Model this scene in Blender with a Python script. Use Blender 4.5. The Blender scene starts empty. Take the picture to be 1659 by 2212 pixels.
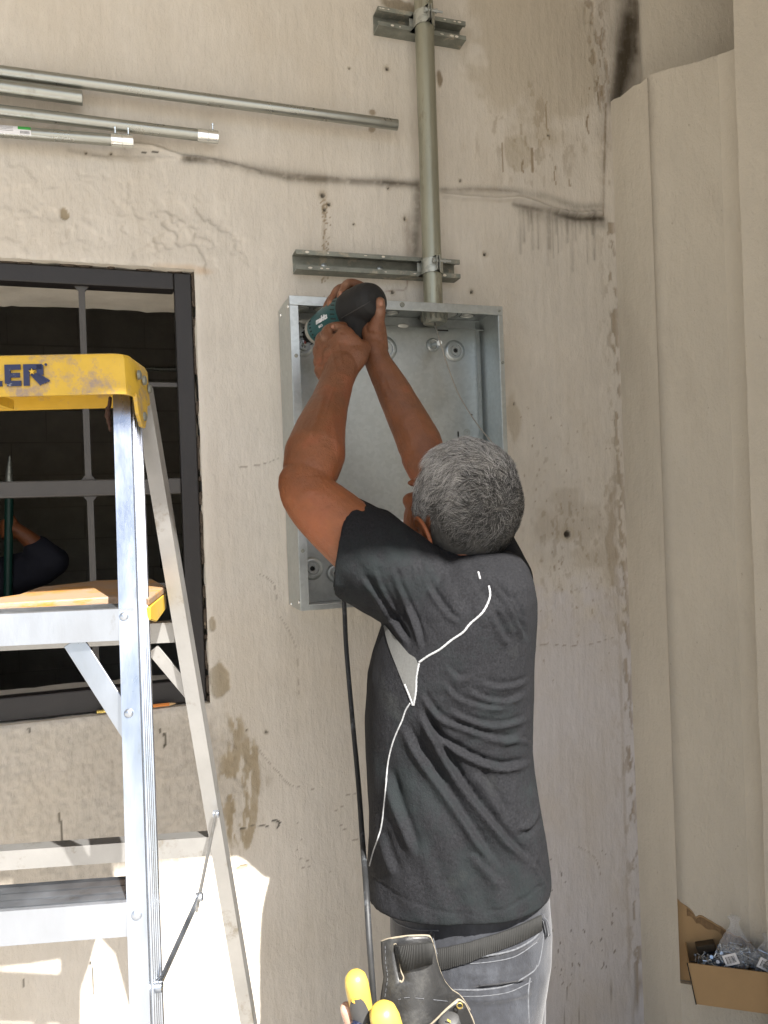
import bpy, math, random
import numpy as np
from mathutils import Vector, Matrix
from mathutils.bvhtree import BVHTree
random.seed(7); rng = np.random.default_rng(7)
sc = bpy.context.scene
COL = sc.collection
R = math.radians

# ------------------------------------------------------------------ camera, sky, sun, exposure
CAM = Vector((0.0, -1.75, 1.60)); YAW = R(18.0); ROLL = R(2.1); FPX = 1660.0; CU, CV = 829.5, 1106.0
FW = Vector((math.sin(YAW), math.cos(YAW), 0)); LR = Vector((math.cos(YAW), -math.sin(YAW), 0)); UP = Vector((0, 0, 1))
RX = math.cos(ROLL)*LR - math.sin(ROLL)*UP
RY = math.sin(ROLL)*LR + math.cos(ROLL)*UP
cd = bpy.data.cameras.new("Camera"); cam = bpy.data.objects.new("Camera", cd); COL.objects.link(cam)
cd.sensor_fit = 'VERTICAL'; cd.sensor_height = 24.0; cd.lens = 24.0*FPX/2212.0; cd.clip_start = 0.02; cd.clip_end = 2000
m = Matrix((RX, RY, -FW)).transposed().to_4x4(); m.translation = CAM; cam.matrix_world = m
sc.camera = cam

SUN = Vector((0.20, -1.0, 1.11)).normalized()      # towards the sun
w = bpy.data.worlds.new("World"); sc.world = w; w.use_nodes = True
nt = w.node_tree; bg = nt.nodes['Background']
sky = nt.nodes.new('ShaderNodeTexSky'); sky.sky_type = 'NISHITA'; sky.sun_disc = False
el = math.asin(SUN.z); sky.sun_elevation = el; sky.sun_rotation = math.atan2(SUN.x, SUN.y)
sky.air_density = 1.0; sky.dust_density = 2.0; sky.ozone_density = 1.0
nt.links.new(sky.outputs[0], bg.inputs[0]); bg.inputs[1].default_value = 0.06
sl = bpy.data.lights.new("Sun", 'SUN'); sl.energy = 5.0; sl.angle = R(0.53); sl.color = (1.0, 0.96, 0.91)
so = bpy.data.objects.new("Sun", sl); COL.objects.link(so); so.rotation_euler = SUN.to_track_quat('Z', 'Y').to_euler(); so.location = (0, -5, 8)
sc.view_settings.view_transform = 'Standard'; sc.view_settings.look = 'None'; sc.view_settings.gamma = 1
sc.view_settings.exposure = 1.85

# ------------------------------------------------------------------ geometry from the survey of the photograph
def Q(u, v, d):                      # world point at survey position u,v and depth d along the view axis
    return CAM + FW*d + RX*((u-CU)/FPX*d) + RY*(-(v-CV)/FPX*d)
def W(u, v, y=0.0):                  # world point on a plane parallel to the wall
    r = FW + RX*((u-CU)/FPX) + RY*(-(v-CV)/FPX)
    return CAM + r*((y-CAM.y)/r.y)
def proj(P):
    P = np.asarray(P, float) - np.array(CAM)
    d = P @ np.array(FW)
    return CU + FPX*(P @ np.array(RX))/d, CV - FPX*(P @ np.array(RY))/d, d

# ------------------------------------------------------------------ numpy noise
def _h(i, j, k, s):
    n = (i*374761393 + j*668265263 + k*2147483647 + s*1274126177) & 0xFFFFFFFF
    n = ((n ^ (n >> 13))*1274126177) & 0xFFFFFFFF
    return ((n ^ (n >> 16)) & 0xFFFF)/65535.0
def vnoise(x, y, z=0, s=0):
    x, y, z = np.broadcast_arrays(np.asarray(x, float), np.asarray(y, float), np.asarray(z, float))
    xi = np.floor(x).astype(np.int64); yi = np.floor(y).astype(np.int64); zi = np.floor(z).astype(np.int64)
    fx, fy, fz = x-xi, y-yi, z-zi
    fx = fx*fx*(3-2*fx); fy = fy*fy*(3-2*fy); fz = fz*fz*(3-2*fz)
    r = 0
    for a in (0, 1):
        for b in (0, 1):
            for c in (0, 1):
                r = r + _h(xi+a, yi+b, zi+c, s)*(fx if a else 1-fx)*(fy if b else 1-fy)*(fz if c else 1-fz)
    return r
def fbm(x, y, z=0, o=4, s=0):
    t = 0; a = .5; n = 0
    for k in range(o):
        t = t + a*vnoise(x*2**k, y*2**k, np.asarray(z)*2**k, s+k); n += a; a *= .5
    return t/n
def sstep(a, b, x):
    t = np.clip((x-a)/(b-a), 0, 1); return t*t*(3-2*t)
def polydist(px, py, pts):
    best = np.full(px.shape, 1e9); side = np.zeros(px.shape); par = np.zeros(px.shape)
    L = 0; tot = sum(math.dist(pts[i], pts[i+1]) for i in range(len(pts)-1))
    for i in range(len(pts)-1):
        ax, ay = pts[i]; bx, by = pts[i+1]; dx, dy = bx-ax, by-ay; l2 = dx*dx+dy*dy+1e-12; l = math.sqrt(l2)
        t = np.clip(((px-ax)*dx+(py-ay)*dy)/l2, 0, 1)
        qx = ax+t*dx-px; qy = ay+t*dy-py; d = np.hypot(qx, qy)
        m = d < best
        best = np.where(m, d, best); par = np.where(m, (L+t*l)/tot, par)
        side = np.where(m, np.sign((px-ax)*dy-(py-ay)*dx), side); L += l
    return best, side, par

# ------------------------------------------------------------------ materials
def new_mat(name):
    m = bpy.data.materials.new(name); m.use_nodes = True
    return m, m.node_tree, m.node_tree.nodes['Principled BSDF']
def mat(name, col, rough=.6, metal=0.0, var=.12, vscale=12, bump=0.0, bscale=60, stretch=(1, 1, 1), spec=.5, alpha=None,
        trans=0, dirt=None, dscale=6, damt=.5, voronoi=False, attr=None, sheen=0, wave=None, rvar=0.0):
    m, nt, p = new_mat(name); N = nt.nodes; L = nt.links
    tc = N.new('ShaderNodeTexCoord'); mp = N.new('ShaderNodeMapping'); L.new(tc.outputs['Object'], mp.inputs[0]); mp.inputs['Scale'].default_value = stretch
    nz = N.new('ShaderNodeTexNoise'); L.new(mp.outputs[0], nz.inputs['Vector']); nz.inputs['Scale'].default_value = vscale; nz.inputs['Detail'].default_value = 6; nz.inputs['Roughness'].default_value = .65
    mr = N.new('ShaderNodeMapRange'); mr.inputs[1].default_value = .3; mr.inputs[2].default_value = .7; mr.inputs[3].default_value = 1-var; mr.inputs[4].default_value = 1+var
    if voronoi:
        vo = N.new('ShaderNodeTexVoronoi'); L.new(mp.outputs[0], vo.inputs['Vector']); vo.inputs['Scale'].default_value = vscale*8
        sx = N.new('ShaderNodeSeparateColor'); L.new(vo.outputs['Color'], sx.inputs[0])
        mx = N.new('ShaderNodeMath'); mx.operation = 'ADD'; L.new(sx.outputs[0], mx.inputs[0]); L.new(nz.outputs[0], mx.inputs[1])
        hm = N.new('ShaderNodeMath'); hm.operation = 'MULTIPLY'; L.new(mx.outputs[0], hm.inputs[0]); hm.inputs[1].default_value = .5
        L.new(hm.outputs[0], mr.inputs[0])
    else:
        L.new(nz.outputs[0], mr.inputs[0])
    if attr:
        at = N.new('ShaderNodeAttribute'); at.attribute_name = attr; base = at.outputs['Color']
    else:
        rgb = N.new('ShaderNodeRGB'); rgb.outputs[0].default_value = (*col, 1); base = rgb.outputs[0]
    mul = N.new('ShaderNodeVectorMath'); mul.operation = 'SCALE'; L.new(base, mul.inputs[0]); L.new(mr.outputs[0], mul.inputs['Scale'])
    out = mul.outputs[0]
    if dirt:
        n2 = N.new('ShaderNodeTexNoise'); L.new(mp.outputs[0], n2.inputs['Vector']); n2.inputs['Scale'].default_value = dscale; n2.inputs['Detail'].default_value = 8; n2.inputs['Roughness'].default_value = .75
        m2 = N.new('ShaderNodeMapRange'); L.new(n2.outputs[0], m2.inputs[0]); m2.inputs[1].default_value = 1-damt-.06; m2.inputs[2].default_value = 1-damt+.06
        mixn = N.new('ShaderNodeMix'); mixn.data_type = 'RGBA'; L.new(m2.outputs[0], mixn.inputs[0]); L.new(out, mixn.inputs[6]); mixn.inputs[7].default_value = (*dirt, 1)
        out = mixn.outputs[2]
    L.new(out, p.inputs['Base Color'])
    p.inputs['Roughness'].default_value = rough; p.inputs['Metallic'].default_value = metal
    if rvar:
        m3 = N.new('ShaderNodeMapRange'); L.new(nz.outputs[0], m3.inputs[0]); m3.inputs[1].default_value = .3; m3.inputs[2].default_value = .7
        m3.inputs[3].default_value = max(0, rough-rvar); m3.inputs[4].default_value = min(1, rough+rvar); L.new(m3.outputs[0], p.inputs['Roughness'])
    p.inputs['Specular IOR Level'].default_value = spec
    if sheen: p.inputs['Sheen Weight'].default_value = sheen; p.inputs['Sheen Roughness'].default_value = .5
    if trans: p.inputs['Transmission Weight'].default_value = trans
    if alpha is not None: p.inputs['Alpha'].default_value = alpha
    if bump or wave:
        b = N.new('ShaderNodeBump'); b.inputs['Distance'].default_value = 1.0
        if wave:
            wv = N.new('ShaderNodeTexWave'); L.new(mp.outputs[0], wv.inputs['Vector']); wv.bands_direction = wave[0]; wv.inputs['Scale'].default_value = wave[1]; wv.inputs['Distortion'].default_value = wave[3] if len(wave) > 3 else .3
            L.new(wv.outputs['Fac'], b.inputs['Height']); b.inputs['Distance'].default_value = wave[2]
        else:
            n3 = N.new('ShaderNodeTexNoise'); L.new(mp.outputs[0], n3.inputs['Vector']); n3.inputs['Scale'].default_value = bscale; n3.inputs['Detail'].default_value = 8; n3.inputs['Roughness'].default_value = .6
            L.new(n3.outputs[0], b.inputs['Height']); b.inputs['Distance'].default_value = bump
        L.new(b.outputs[0], p.inputs['Normal'])
    return m
M = {}
M['wall'] = mat('wall_plaster', (0, 0, 0), .8, var=.05, vscale=45, bump=.0016, bscale=70, stretch=(1.6, 1, .45), attr='tint', spec=.25)
def add_relief(m, layers):
    nt = m.node_tree; N = nt.nodes; L = nt.links; p = N['Principled BSDF']; tc = N.new('ShaderNodeTexCoord'); prev = p.inputs['Normal'].links[0].from_socket if p.inputs['Normal'].links else None
    for sc_, st, dist, lo, hi in layers:
        mp = N.new('ShaderNodeMapping'); mp.inputs['Scale'].default_value = st; L.new(tc.outputs['Object'], mp.inputs[0])
        n = N.new('ShaderNodeTexNoise'); n.inputs['Scale'].default_value = sc_; n.inputs['Detail'].default_value = 9; n.inputs['Roughness'].default_value = .7; L.new(mp.outputs[0], n.inputs['Vector'])
        r = N.new('ShaderNodeMapRange'); r.inputs[1].default_value = lo; r.inputs[2].default_value = hi; L.new(n.outputs[0], r.inputs[0])
        b = N.new('ShaderNodeBump'); b.inputs['Distance'].default_value = dist; L.new(r.outputs[0], b.inputs['Height'])
        if prev: L.new(prev, b.inputs['Normal'])
        prev = b.outputs[0]
    L.new(prev, p.inputs['Normal'])
def add_specks(m, sc_, st, lo, hi, colr, amt=1.0):
    nt = m.node_tree; N = nt.nodes; L = nt.links; p = N['Principled BSDF']; tc = N.new('ShaderNodeTexCoord'); mp = N.new('ShaderNodeMapping'); mp.inputs['Scale'].default_value = st; L.new(tc.outputs['Object'], mp.inputs[0])
    n = N.new('ShaderNodeTexNoise'); n.inputs['Scale'].default_value = sc_; n.inputs['Detail'].default_value = 5; n.inputs['Roughness'].default_value = .6; L.new(mp.outputs[0], n.inputs['Vector'])
    r = N.new('ShaderNodeMapRange'); r.inputs[1].default_value = lo; r.inputs[2].default_value = hi; r.inputs[4].default_value = amt; L.new(n.outputs[0], r.inputs[0])
    mx = N.new('ShaderNodeMix'); mx.data_type = 'RGBA'; src = p.inputs['Base Color'].links[0].from_socket; L.new(r.outputs[0], mx.inputs[0]); L.new(src, mx.inputs[6]); mx.inputs[7].default_value = (*colr, 1); L.new(mx.outputs[2], p.inputs['Base Color'])
add_relief(M['wall'], [(26, (1, 1, .10), .0008, .3, .7), (120, (1, 1, .5), .0004, .35, .65), (9, (1, 1, .8), .0025, .25, .75)])
add_specks(M['wall'], 110, (1.3, 1, .6), .755, .785, (.24, .19, .13), .7); add_specks(M['wall'], 3, (1, 1, .7), .45, .75, (.50, .435, .34), .5)
M['pil'] = mat('pilaster_plaster', (.53, .485, .405), .85, var=.06, vscale=5, bump=.0012, bscale=70, stretch=(1.5, 1.5, .6), dirt=(.49, .445, .37), dscale=3, damt=.40, spec=.25)
add_relief(M['pil'], [(4, (1, 1, .3), .005, .3, .7), (110, (1, 1, .8), .0006, .35, .65)]); add_specks(M['pil'], 60, (1.3, 1.3, .7), .70, .74, (.24, .20, .14), .6)
M['soffit'] = mat('soffit_plaster', (.62, .58, .50), .85, var=.1, vscale=8, bump=.002, bscale=30)
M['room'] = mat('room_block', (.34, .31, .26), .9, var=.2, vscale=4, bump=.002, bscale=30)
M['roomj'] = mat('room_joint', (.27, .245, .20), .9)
M['ground'] = mat('ground_concrete', (.34, .315, .28), .9, var=.12, vscale=2, bump=.002, bscale=40)
M['roofm'] = mat('roof_soffit', (.45, .41, .35), .9, var=.08, vscale=3)
M['galv'] = mat('galvanised_steel', (.47, .50, .495), .40, .85, var=.05, vscale=16, voronoi=True, rvar=.08)
M['knock'] = mat('knockout_reflection_tint', (.52, .53, .50), .35, .35, var=.06)  # brighter than the box steel, standing in for light reflected by the knockouts
M['galvd'] = mat('galvanised_dull', (.40, .41, .37), .48, .75, var=.16, vscale=14, voronoi=True, dirt=(.22, .20, .15), dscale=9, damt=.32)
M['pipe'] = mat('conduit_zinc', (.36, .37, .34), .30, .9, var=.10, vscale=9, dirt=(.24, .235, .20), dscale=7, damt=.36, stretch=(1, 1, 1), rvar=.08)
M['pipev'] = mat('conduit_aged', (.34, .34, .27), .42, .75, var=.12, vscale=7, stretch=(3, 3, .6), dirt=(.22, .20, .15), dscale=8, damt=.40, bump=.0003, bscale=60)
M['strut'] = mat('strut_steel', (.22, .23, .20), .6, .5, var=.3, vscale=18, dirt=(.42, .38, .30), dscale=22, damt=.40, bump=.001, bscale=90)
M['zinc'] = mat('bright_zinc', (.80, .82, .80), .15, .95, var=.05, vscale=20)
M['dark'] = mat('black_hole', (.012, .012, .012), .8, var=.1)
M['frame'] = mat('window_frame_paint', (.013, .011, .011), .5, var=.15, vscale=9, bump=.0006, bscale=80)
M['crack'] = mat('dirty_crack', (.06, .045, .032), .9, var=.4, vscale=40, dirt=(.30, .24, .16), dscale=60, damt=.36)
M['bars'] = mat('window_bar_paint', (.055, .051, .047), .55, var=.12, vscale=10, bump=.0006, bscale=80)
M['alu'] = mat('ladder_aluminium', (.46, .50, .56), .34, .97, var=.10, vscale=10, stretch=(1, 1, .35), dirt=(.36, .37, .38), dscale=26, damt=.36, bump=.0006, bscale=40, rvar=.14)  # blue in the base colour stands for reflected sky
M['alud'] = mat('ladder_aluminium_dusty', (.40, .395, .38), .46, .85, var=.12, vscale=9, dirt=(.26, .235, .19), dscale=16, damt=.38, bump=.0004, bscale=60)
M['yel'] = mat('yellow_plastic', (.56, .355, .028), .5, var=.14, vscale=10, dirt=(.27, .20, .145), dscale=15, damt=.42, bump=.0006, bscale=60)
M['yeltray'] = mat('shaded_yellow_painted_shelf', (.32, .15, .02), .55, var=.15, vscale=10, dirt=(.27, .18, .115), dscale=12, damt=.52, stretch=(1, 1, 3), bump=.0008, bscale=50)  # yellow darkened to stand for the shadow lying on the shelf
M['navy'] = mat('navy_lettering', (.012, .018, .06), .5, var=.2, vscale=20, dirt=(.35, .35, .34), dscale=60, damt=.34)
M['rust'] = mat('rusty_stain', (.045, .018, .009), .8, var=.4, vscale=60, bump=.004, bscale=80)
M['skin'] = mat('skin', (0, 0, 0), .42, attr='tint', var=.12, vscale=18, bump=.0005, bscale=130, spec=.45, rvar=.08)
M['skin'].node_tree.nodes['Principled BSDF'].inputs['Subsurface Weight'].default_value = .06
M['skin'].node_tree.nodes['Principled BSDF'].inputs['Subsurface Radius'].default_value = (.01, .004, .002)
add_relief(M['skin'], [(70, (1, 1, 1), .0010, .3, .7), (260, (1, 1, 1), .0004, .3, .7)])
M['nail'] = mat('finger_nail', (.27, .12, .065), .35, var=.05)
M['shirt'] = mat('charcoal_jersey', (.0135, .0138, .0155), .85, var=.45, vscale=300, bump=.0005, bscale=500, sheen=0, dirt=(.0135, .0165, .0175), dscale=5, damt=.42, spec=.12)
add_relief(M['shirt'], [(22, (1, 1, .6), .0030, .25, .75)])
add_specks(M['shirt'], 9, (1, 1, 1), .62, .72, (.030, .032, .031), .5)
M['mesh'] = mat('grey_mesh_panel', (.085, .086, .082), .8, var=.12, vscale=300, bump=.0004, bscale=500)
M['seam'] = mat('white_seam_thread', (.25, .255, .26), .7, var=.25, vscale=150, bump=.0008, bscale=300)
M['denim'] = mat('washed_denim', (.012, .0135, .018), .85, var=.30, vscale=160, stretch=(1, 1, .55), bump=.0006, bscale=420, sheen=.2, dirt=(.027, .030, .037), dscale=11, damt=.46)
M['denims'] = mat('denim_stitch', (.080, .084, .092), .85, var=.3, vscale=220, bump=.0006, bscale=400)
M['belt'] = mat('belt_webbing', (.022, .022, .021), .7, var=.15, vscale=40, spec=.25)
M['boxer'] = mat('blue_underwear', (.012, .022, .07), .8, var=.15, vscale=50)
M['leather'] = mat('black_leather', (.018, .018, .018), .42, var=.2, vscale=14, dirt=(.042, .042, .040), dscale=16, damt=.42, bump=.0006, bscale=140)
M['edge'] = mat('raw_leather_edge', (.22, .19, .14), .85, var=.2, vscale=60, bump=.001, bscale=150)
M['yhand'] = mat('yellow_handle', (.52, .37, .07), .38, var=.04, vscale=20)
M['bhand'] = mat('grey_rubber_handle', (.055, .055, .055), .6, var=.2, vscale=30)
M['blue'] = mat('dark_blue_handle', (.012, .016, .035), .22, var=.1, vscale=20)
M['clear'] = mat('clear_brown_handle', (.50, .30, .22), .18, var=.25, vscale=25, alpha=.85)
M['teal'] = mat('teal_drill_plastic', (.006, .060, .062), .42, var=.12, vscale=25, bump=.0003, bscale=200)
M['rubber'] = mat('black_rubber', (.0045, .0045, .0045), .7, var=.15, vscale=25, bump=.0003, bscale=300)
M['seamr'] = mat('worn_rubber', (.035, .034, .032), .6)
M['ring'] = mat('grey_gear_ring', (.30, .29, .25), .45, .4, var=.1)
M['red'] = mat('red_bit', (.35, .02, .015), .35, .3, var=.1)
M['cord'] = mat('black_cord', (.018, .019, .020), .55, var=.35, vscale=30, dirt=(.10, .11, .12), dscale=26, damt=.40)
M['card'] = mat('cardboard', (.36, .235, .115), .85, var=.07, vscale=14, stretch=(1, 1, 1), bump=.0004, bscale=60)
M['carde'] = mat('cardboard_torn', (.27, .17, .085), .9, var=.25, vscale=60, wave=('X', 120, .002))
M['bag'] = mat('plastic_bag', (.72, .75, .80), .18, var=.1, vscale=20, alpha=.20, bump=.006, bscale=40)
M['screw'] = mat('screw_steel', (.45, .50, .56), .25, .9, var=.3, vscale=60)
M['paper'] = mat('white_label', (.72, .72, .74), .6, var=.03)
M['ink'] = mat('black_ink', (.02, .02, .02), .6)
M['green'] = mat('green_label', (.05, .36, .07), .5, var=.03)
M['pencil'] = mat('orange_pencil', (.62, .20, .03), .45, var=.08)
M['wood'] = mat('pencil_wood', (.55, .36, .18), .7)
M['brass'] = mat('ferrule', (.55, .42, .12), .35, .7)
M['sleeve2'] = mat('navy_sleeve', (.012, .012, .020), .85, var=.15, vscale=30)
M['poleg'] = mat('green_pole_paint', (.006, .045, .032), .5)
M['hair'] = mat('grey_hair', (0, 0, 0), .55, var=.05, attr='tint', spec=.35)
M['boot'] = mat('boot_leather', (.05, .035, .02), .6, var=.2)
M['wire'] = mat('bare_wire', (.30, .27, .23), .5, .4)

# ------------------------------------------------------------------ mesh helpers
WLOC = {}
def tag(o, label=None, cat=None, group=None, kind=None):
    if label: o['label'] = label
    if cat: o['category'] = cat
    if group: o['group'] = group
    if kind: o['kind'] = kind
    return o
def thing(name, label, cat, loc, group=None):
    o = bpy.data.objects.new(name, None); COL.objects.link(o); o.location = loc; o.empty_display_size = .05
    WLOC[o.name] = Vector(loc); return tag(o, label, cat, group)
def V(*a): return Vector(a) if a else Vector((0, 0, 0))
def frame_of(t, hint=None):
    t = t.normalized(); h = hint or (UP if abs(t.z) < .9 else Vector((1, 0, 0)))
    a = h.cross(t).normalized(); b = t.cross(a).normalized(); return a, b
class MB:
    def __init__(s): s.v = []; s.f = []
    def add(s, vs, fs):
        o = len(s.v); s.v += [Vector(x) for x in vs]; s.f += [tuple(i+o for i in f) for f in fs]; return s
    def ob(s, c, ax, ay, az):        # box from centre and half vectors
        c = Vector(c)
        vs = [c+ax*i+ay*j+az*k for i in (-1, 1) for j in (-1, 1) for k in (-1, 1)]
        s.add(vs, [(0, 1, 3, 2), (4, 6, 7, 5), (0, 4, 5, 1), (2, 3, 7, 6), (0, 2, 6, 4), (1, 5, 7, 3)]); return s
    def bx(s, x0, x1, y0, y1, z0, z1):
        return s.ob(V((x0+x1)/2, (y0+y1)/2, (z0+z1)/2), V(abs(x1-x0)/2, 0, 0), V(0, abs(y1-y0)/2, 0), V(0, 0, abs(z1-z0)/2))
    def loft(s, rings, caps=True, closed=True):
        n = len(rings[0]); vs = [p for r in rings for p in r]; fs = []
        for i in range(len(rings)-1):
            for j in range(n if closed else n-1):
                k = (j+1) % n; fs.append((i*n+j, i*n+k, (i+1)*n+k, (i+1)*n+j))
        if caps: fs.append(tuple(range(n-1, -1, -1))); fs.append(tuple(range((len(rings)-1)*n, len(rings)*n)))
        return s.add(vs, fs)
    def tube(s, pts, r, n=16, caps=True, asp=1.0, hint=None):
        pts = [Vector(p) for p in pts]; rings = []; rr = r if isinstance(r, (list, tuple)) else [r]*len(pts); a = None
        for i, p in enumerate(pts):
            t = (pts[min(i+1, len(pts)-1)]-pts[max(i-1, 0)]).normalized()
            if a is None: a, b = frame_of(t, hint)
            else:
                a = (a-t*a.dot(t)).normalized(); b = t.cross(a)
            rings.append([p+(a*math.cos(q)+b*asp*math.sin(q))*rr[i] for q in [2*math.pi*k/n for k in range(n)]])
        return s.loft(rings, caps)
    def blob(s, pts, r, n=20, asp=1.0, hint=None):        # tapering limb with rounded ends
        pts = [Vector(p) for p in pts]; P = []; Rr = []
        d0 = (pts[0]-pts[1]).normalized(); d1 = (pts[-1]-pts[-2]).normalized()
        for q in (85, 60, 35, 15): P.append(pts[0]+d0*r[0]*math.sin(R(q))); Rr.append(r[0]*math.cos(R(q)))
        S = smooth_path(pts, r, 4); P += S[0]; Rr += S[1]
        for q in (15, 35, 60, 85): P.append(pts[-1]+d1*r[-1]*math.sin(R(q))); Rr.append(r[-1]*math.cos(R(q)))
        return s.tube(P, Rr, n, True, asp, hint)
    def lathe(s, prof, o, ax, n=32, caps=True, hint=None):   # prof: (distance along axis, radius)
        a, b = frame_of(ax, hint); ax = ax.normalized()
        return s.loft([[o+ax*h+(a*math.cos(q)+b*math.sin(q))*max(r, 1e-5) for q in [2*math.pi*k/n for k in range(n)]] for h, r in prof], caps)
    def prism(s, poly, ext):
        n = len(poly); poly = [Vector(p) for p in poly]
        s.add(poly+[p+ext for p in poly], [tuple(range(n-1, -1, -1)), tuple(range(n, 2*n))]+[(i, (i+1) % n, n+(i+1) % n, n+i) for i in range(n)]); return s
    def ell(s, c, ax, ay, az, n=24, m_=16):
        rings = []
        for i in range(1, m_):
            t = math.pi*i/m_; rings.append([c+az*math.cos(t)+(ax*math.cos(q)+ay*math.sin(q))*math.sin(t) for q in [2*math.pi*k/n for k in range(n)]])
        return s.loft(rings, True)
    def mesh(s, name, off=Vector((0, 0, 0))):
        me = bpy.data.meshes.new(name); me.from_pydata([v-off for v in s.v], [], s.f); me.validate(); me.update()
        import bmesh
        b = bmesh.new(); b.from_mesh(me); bmesh.ops.recalc_face_normals(b, faces=b.faces); b.to_mesh(me); b.free(); return me
    def build(s, name, mt, parent=None, smooth=False, bevel=0, **kw):
        off = WLOC.get(parent.name, Vector()) if parent else Vector()
        return link(name, s.mesh(name, off), mt, parent, smooth, bevel, off, **kw)
def link(name, me, mt, parent=None, smooth=False, bevel=0, off=None, **kw):
    o = bpy.data.objects.new(name, me); COL.objects.link(o)
    if mt and not me.materials: me.materials.append(M[mt])
    if parent: o.parent = parent; WLOC[o.name] = off if off is not None else WLOC.get(parent.name, Vector())
    if smooth is True: me.polygons.foreach_set('use_smooth', [True]*len(me.polygons))
    elif smooth:
        me.polygons.foreach_set('use_smooth', [True]*len(me.polygons)); me.set_sharp_from_angle(angle=R(smooth))
    if bevel:
        b = o.modifiers.new('bevel', 'BEVEL'); b.width = bevel; b.segments = 2; b.limit_method = 'ANGLE'; b.angle_limit = R(40)
    tag(o, **kw); return o
def smooth_path(pts, r=None, k=6):
    out = []; ro = []; n = len(pts)
    for i in range(n-1):
        p0 = pts[max(i-1, 0)]; p1 = pts[i]; p2 = pts[i+1]; p3 = pts[min(i+2, n-1)]
        for j in range(k):
            t = j/k
            out.append(.5*((2*p1)+(p2-p0)*t+(2*p0-5*p1+4*p2-p3)*t*t+(3*p1-p0-3*p2+p3)*t**3))
            if r: ro.append(r[i]+(r[i+1]-r[i])*t)
    out.append(pts[-1]); 
    if r: ro.append(r[-1])
    return (out, ro) if r else out
def smooth2(pts, k=6):
    return [(p.x, p.y) for p in smooth_path([Vector((a, b, 0)) for a, b in pts], None, k)]
def remesh(mb, vox, smooth_it=3, name='tmp'):
    me = mb.mesh(name); o = bpy.data.objects.new(name, me); COL.objects.link(o)
    r = o.modifiers.new('r', 'REMESH'); r.mode = 'VOXEL'; r.voxel_size = vox; r.adaptivity = 0
    if smooth_it: s = o.modifiers.new('s', 'SMOOTH'); s.factor = .5; s.iterations = smooth_it
    dg = bpy.context.evaluated_depsgraph_get(); dg.update()
    out = bpy.data.meshes.new_from_object(o.evaluated_get(dg)); bpy.data.objects.remove(o); bpy.data.meshes.remove(me); return out
def getco(me):
    a = np.empty(len(me.vertices)*3, np.float32); me.vertices.foreach_get('co', a); return a.reshape(-1, 3).astype(float)
def getno(me):
    a = np.empty(len(me.vertices)*3, np.float32); me.vertices.foreach_get('normal', a); return a.reshape(-1, 3).astype(float)
def setco(me, c): me.vertices.foreach_set('co', c.astype(np.float32).ravel()); me.update()
def bvh_of(me):
    return BVHTree.FromPolygons([v.co for v in me.vertices], [tuple(p.vertices) for p in me.polygons])
def hit(bv, u, v):
    r = (FW + RX*((u-CU)/FPX) + RY*(-(v-CV)/FPX)).normalized()
    p, n, i, d = bv.ray_cast(CAM, r)
    if p is None: return None, None
    return p, (n if n.dot(r) < 0 else -n)
def text_mesh(txt, size, ext, o, ax, ay, parent, name, mt, bold=0.0, shear=0.0):
    c = bpy.data.curves.new('t', 'FONT'); c.body = txt; c.size = size; c.extrude = ext; c.offset = bold; c.shear = shear; c.align_x = 'CENTER'; c.align_y = 'CENTER'
    t = bpy.data.objects.new('t', c); COL.objects.link(t); dg = bpy.context.evaluated_depsgraph_get(); dg.update()
    me = bpy.data.meshes.new_from_object(t.evaluated_get(dg)); bpy.data.objects.remove(t)
    az = ax.cross(ay).normalized(); off = WLOC.get(parent.name, Vector()) if parent else Vector()
    mtx = Matrix((ax.normalized(), ay.normalized(), az)).transposed().to_4x4(); mtx.translation = o-off; me.transform(mtx)
    me.materials.clear()
    return link(name, me, mt, parent)

# ================================================================== SETTING
# ground
MB().add([V(-300, -300, 0), V(300, -300, 0), V(300, 300, 0), V(-300, 300, 0)], [(0, 1, 2, 3)]).build('ground', 'ground', kind='structure')

# the opening of the window in wall coordinates
wr = (W(417, 575).x+W(456, 1500).x)/2; wt = W(300, 573).z; wb = W(300, 1537).z; wl = wr-1.15; WT = .38
C0 = W(1318, 220); XR = W(1381, 60).x; ZT = C0.z
xs = sorted(set(np.round(np.concatenate([np.arange(-2.2, -.42, .06), np.arange(-.42, XR-.002, .0036), [XR, wl, wr]]), 5)))
zs = sorted(set(np.round(np.concatenate([np.arange(0, .36, .04), np.arange(.36, 2.95, .0036), np.arange(2.95, 3.4, .05), [3.4, wb, wt]]), 5)))
xs = [x for i, x in enumerate(xs) if x in (round(wl, 5), round(wr, 5), round(XR, 5)) or min(abs(x-wl), abs(x-wr), abs(x-XR)) > .001]
zs = [z for z in zs if z in (round(wb, 5), round(wt, 5)) or min(abs(z-wb), abs(z-wt)) > .001]
xs = np.array(xs); zs = np.array(zs)
GX, GZ = np.meshgrid(xs, zs)
P3 = np.stack([GX, np.zeros_like(GX), GZ], -1).reshape(-1, 3)
gx, gz = GX.ravel(), GZ.ravel()
base = np.array([.595, .553, .487]); col = np.tile(base, (len(gx), 1)); dis = np.zeros(len(gx))
mm = 1.75/1660*1.03                                  # one survey unit on the wall, in metres
def wp(pts): return [(W(u, v).x, W(u, v).z) for u, v in pts]
def paint(mask, c, a=1.0):
    global col
    k = np.clip(mask*a, 0, 1)[:, None]; col = col*(1-k)+np.array(c)*k
fx = fbm(gx*5, gz*5, o=5, s=3); f2 = fbm(gx*28, gz*28, o=4, s=11); f3 = fbm(gx*70, gz*8, o=4, s=21); f4 = fbm(gx*120, gz*120, o=3, s=31)
warpx = (fbm(gx*22, gz*22, o=4, s=41)-.5); warpz = (fbm(gx*22, gz*22, o=4, s=51)-.5)
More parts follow.
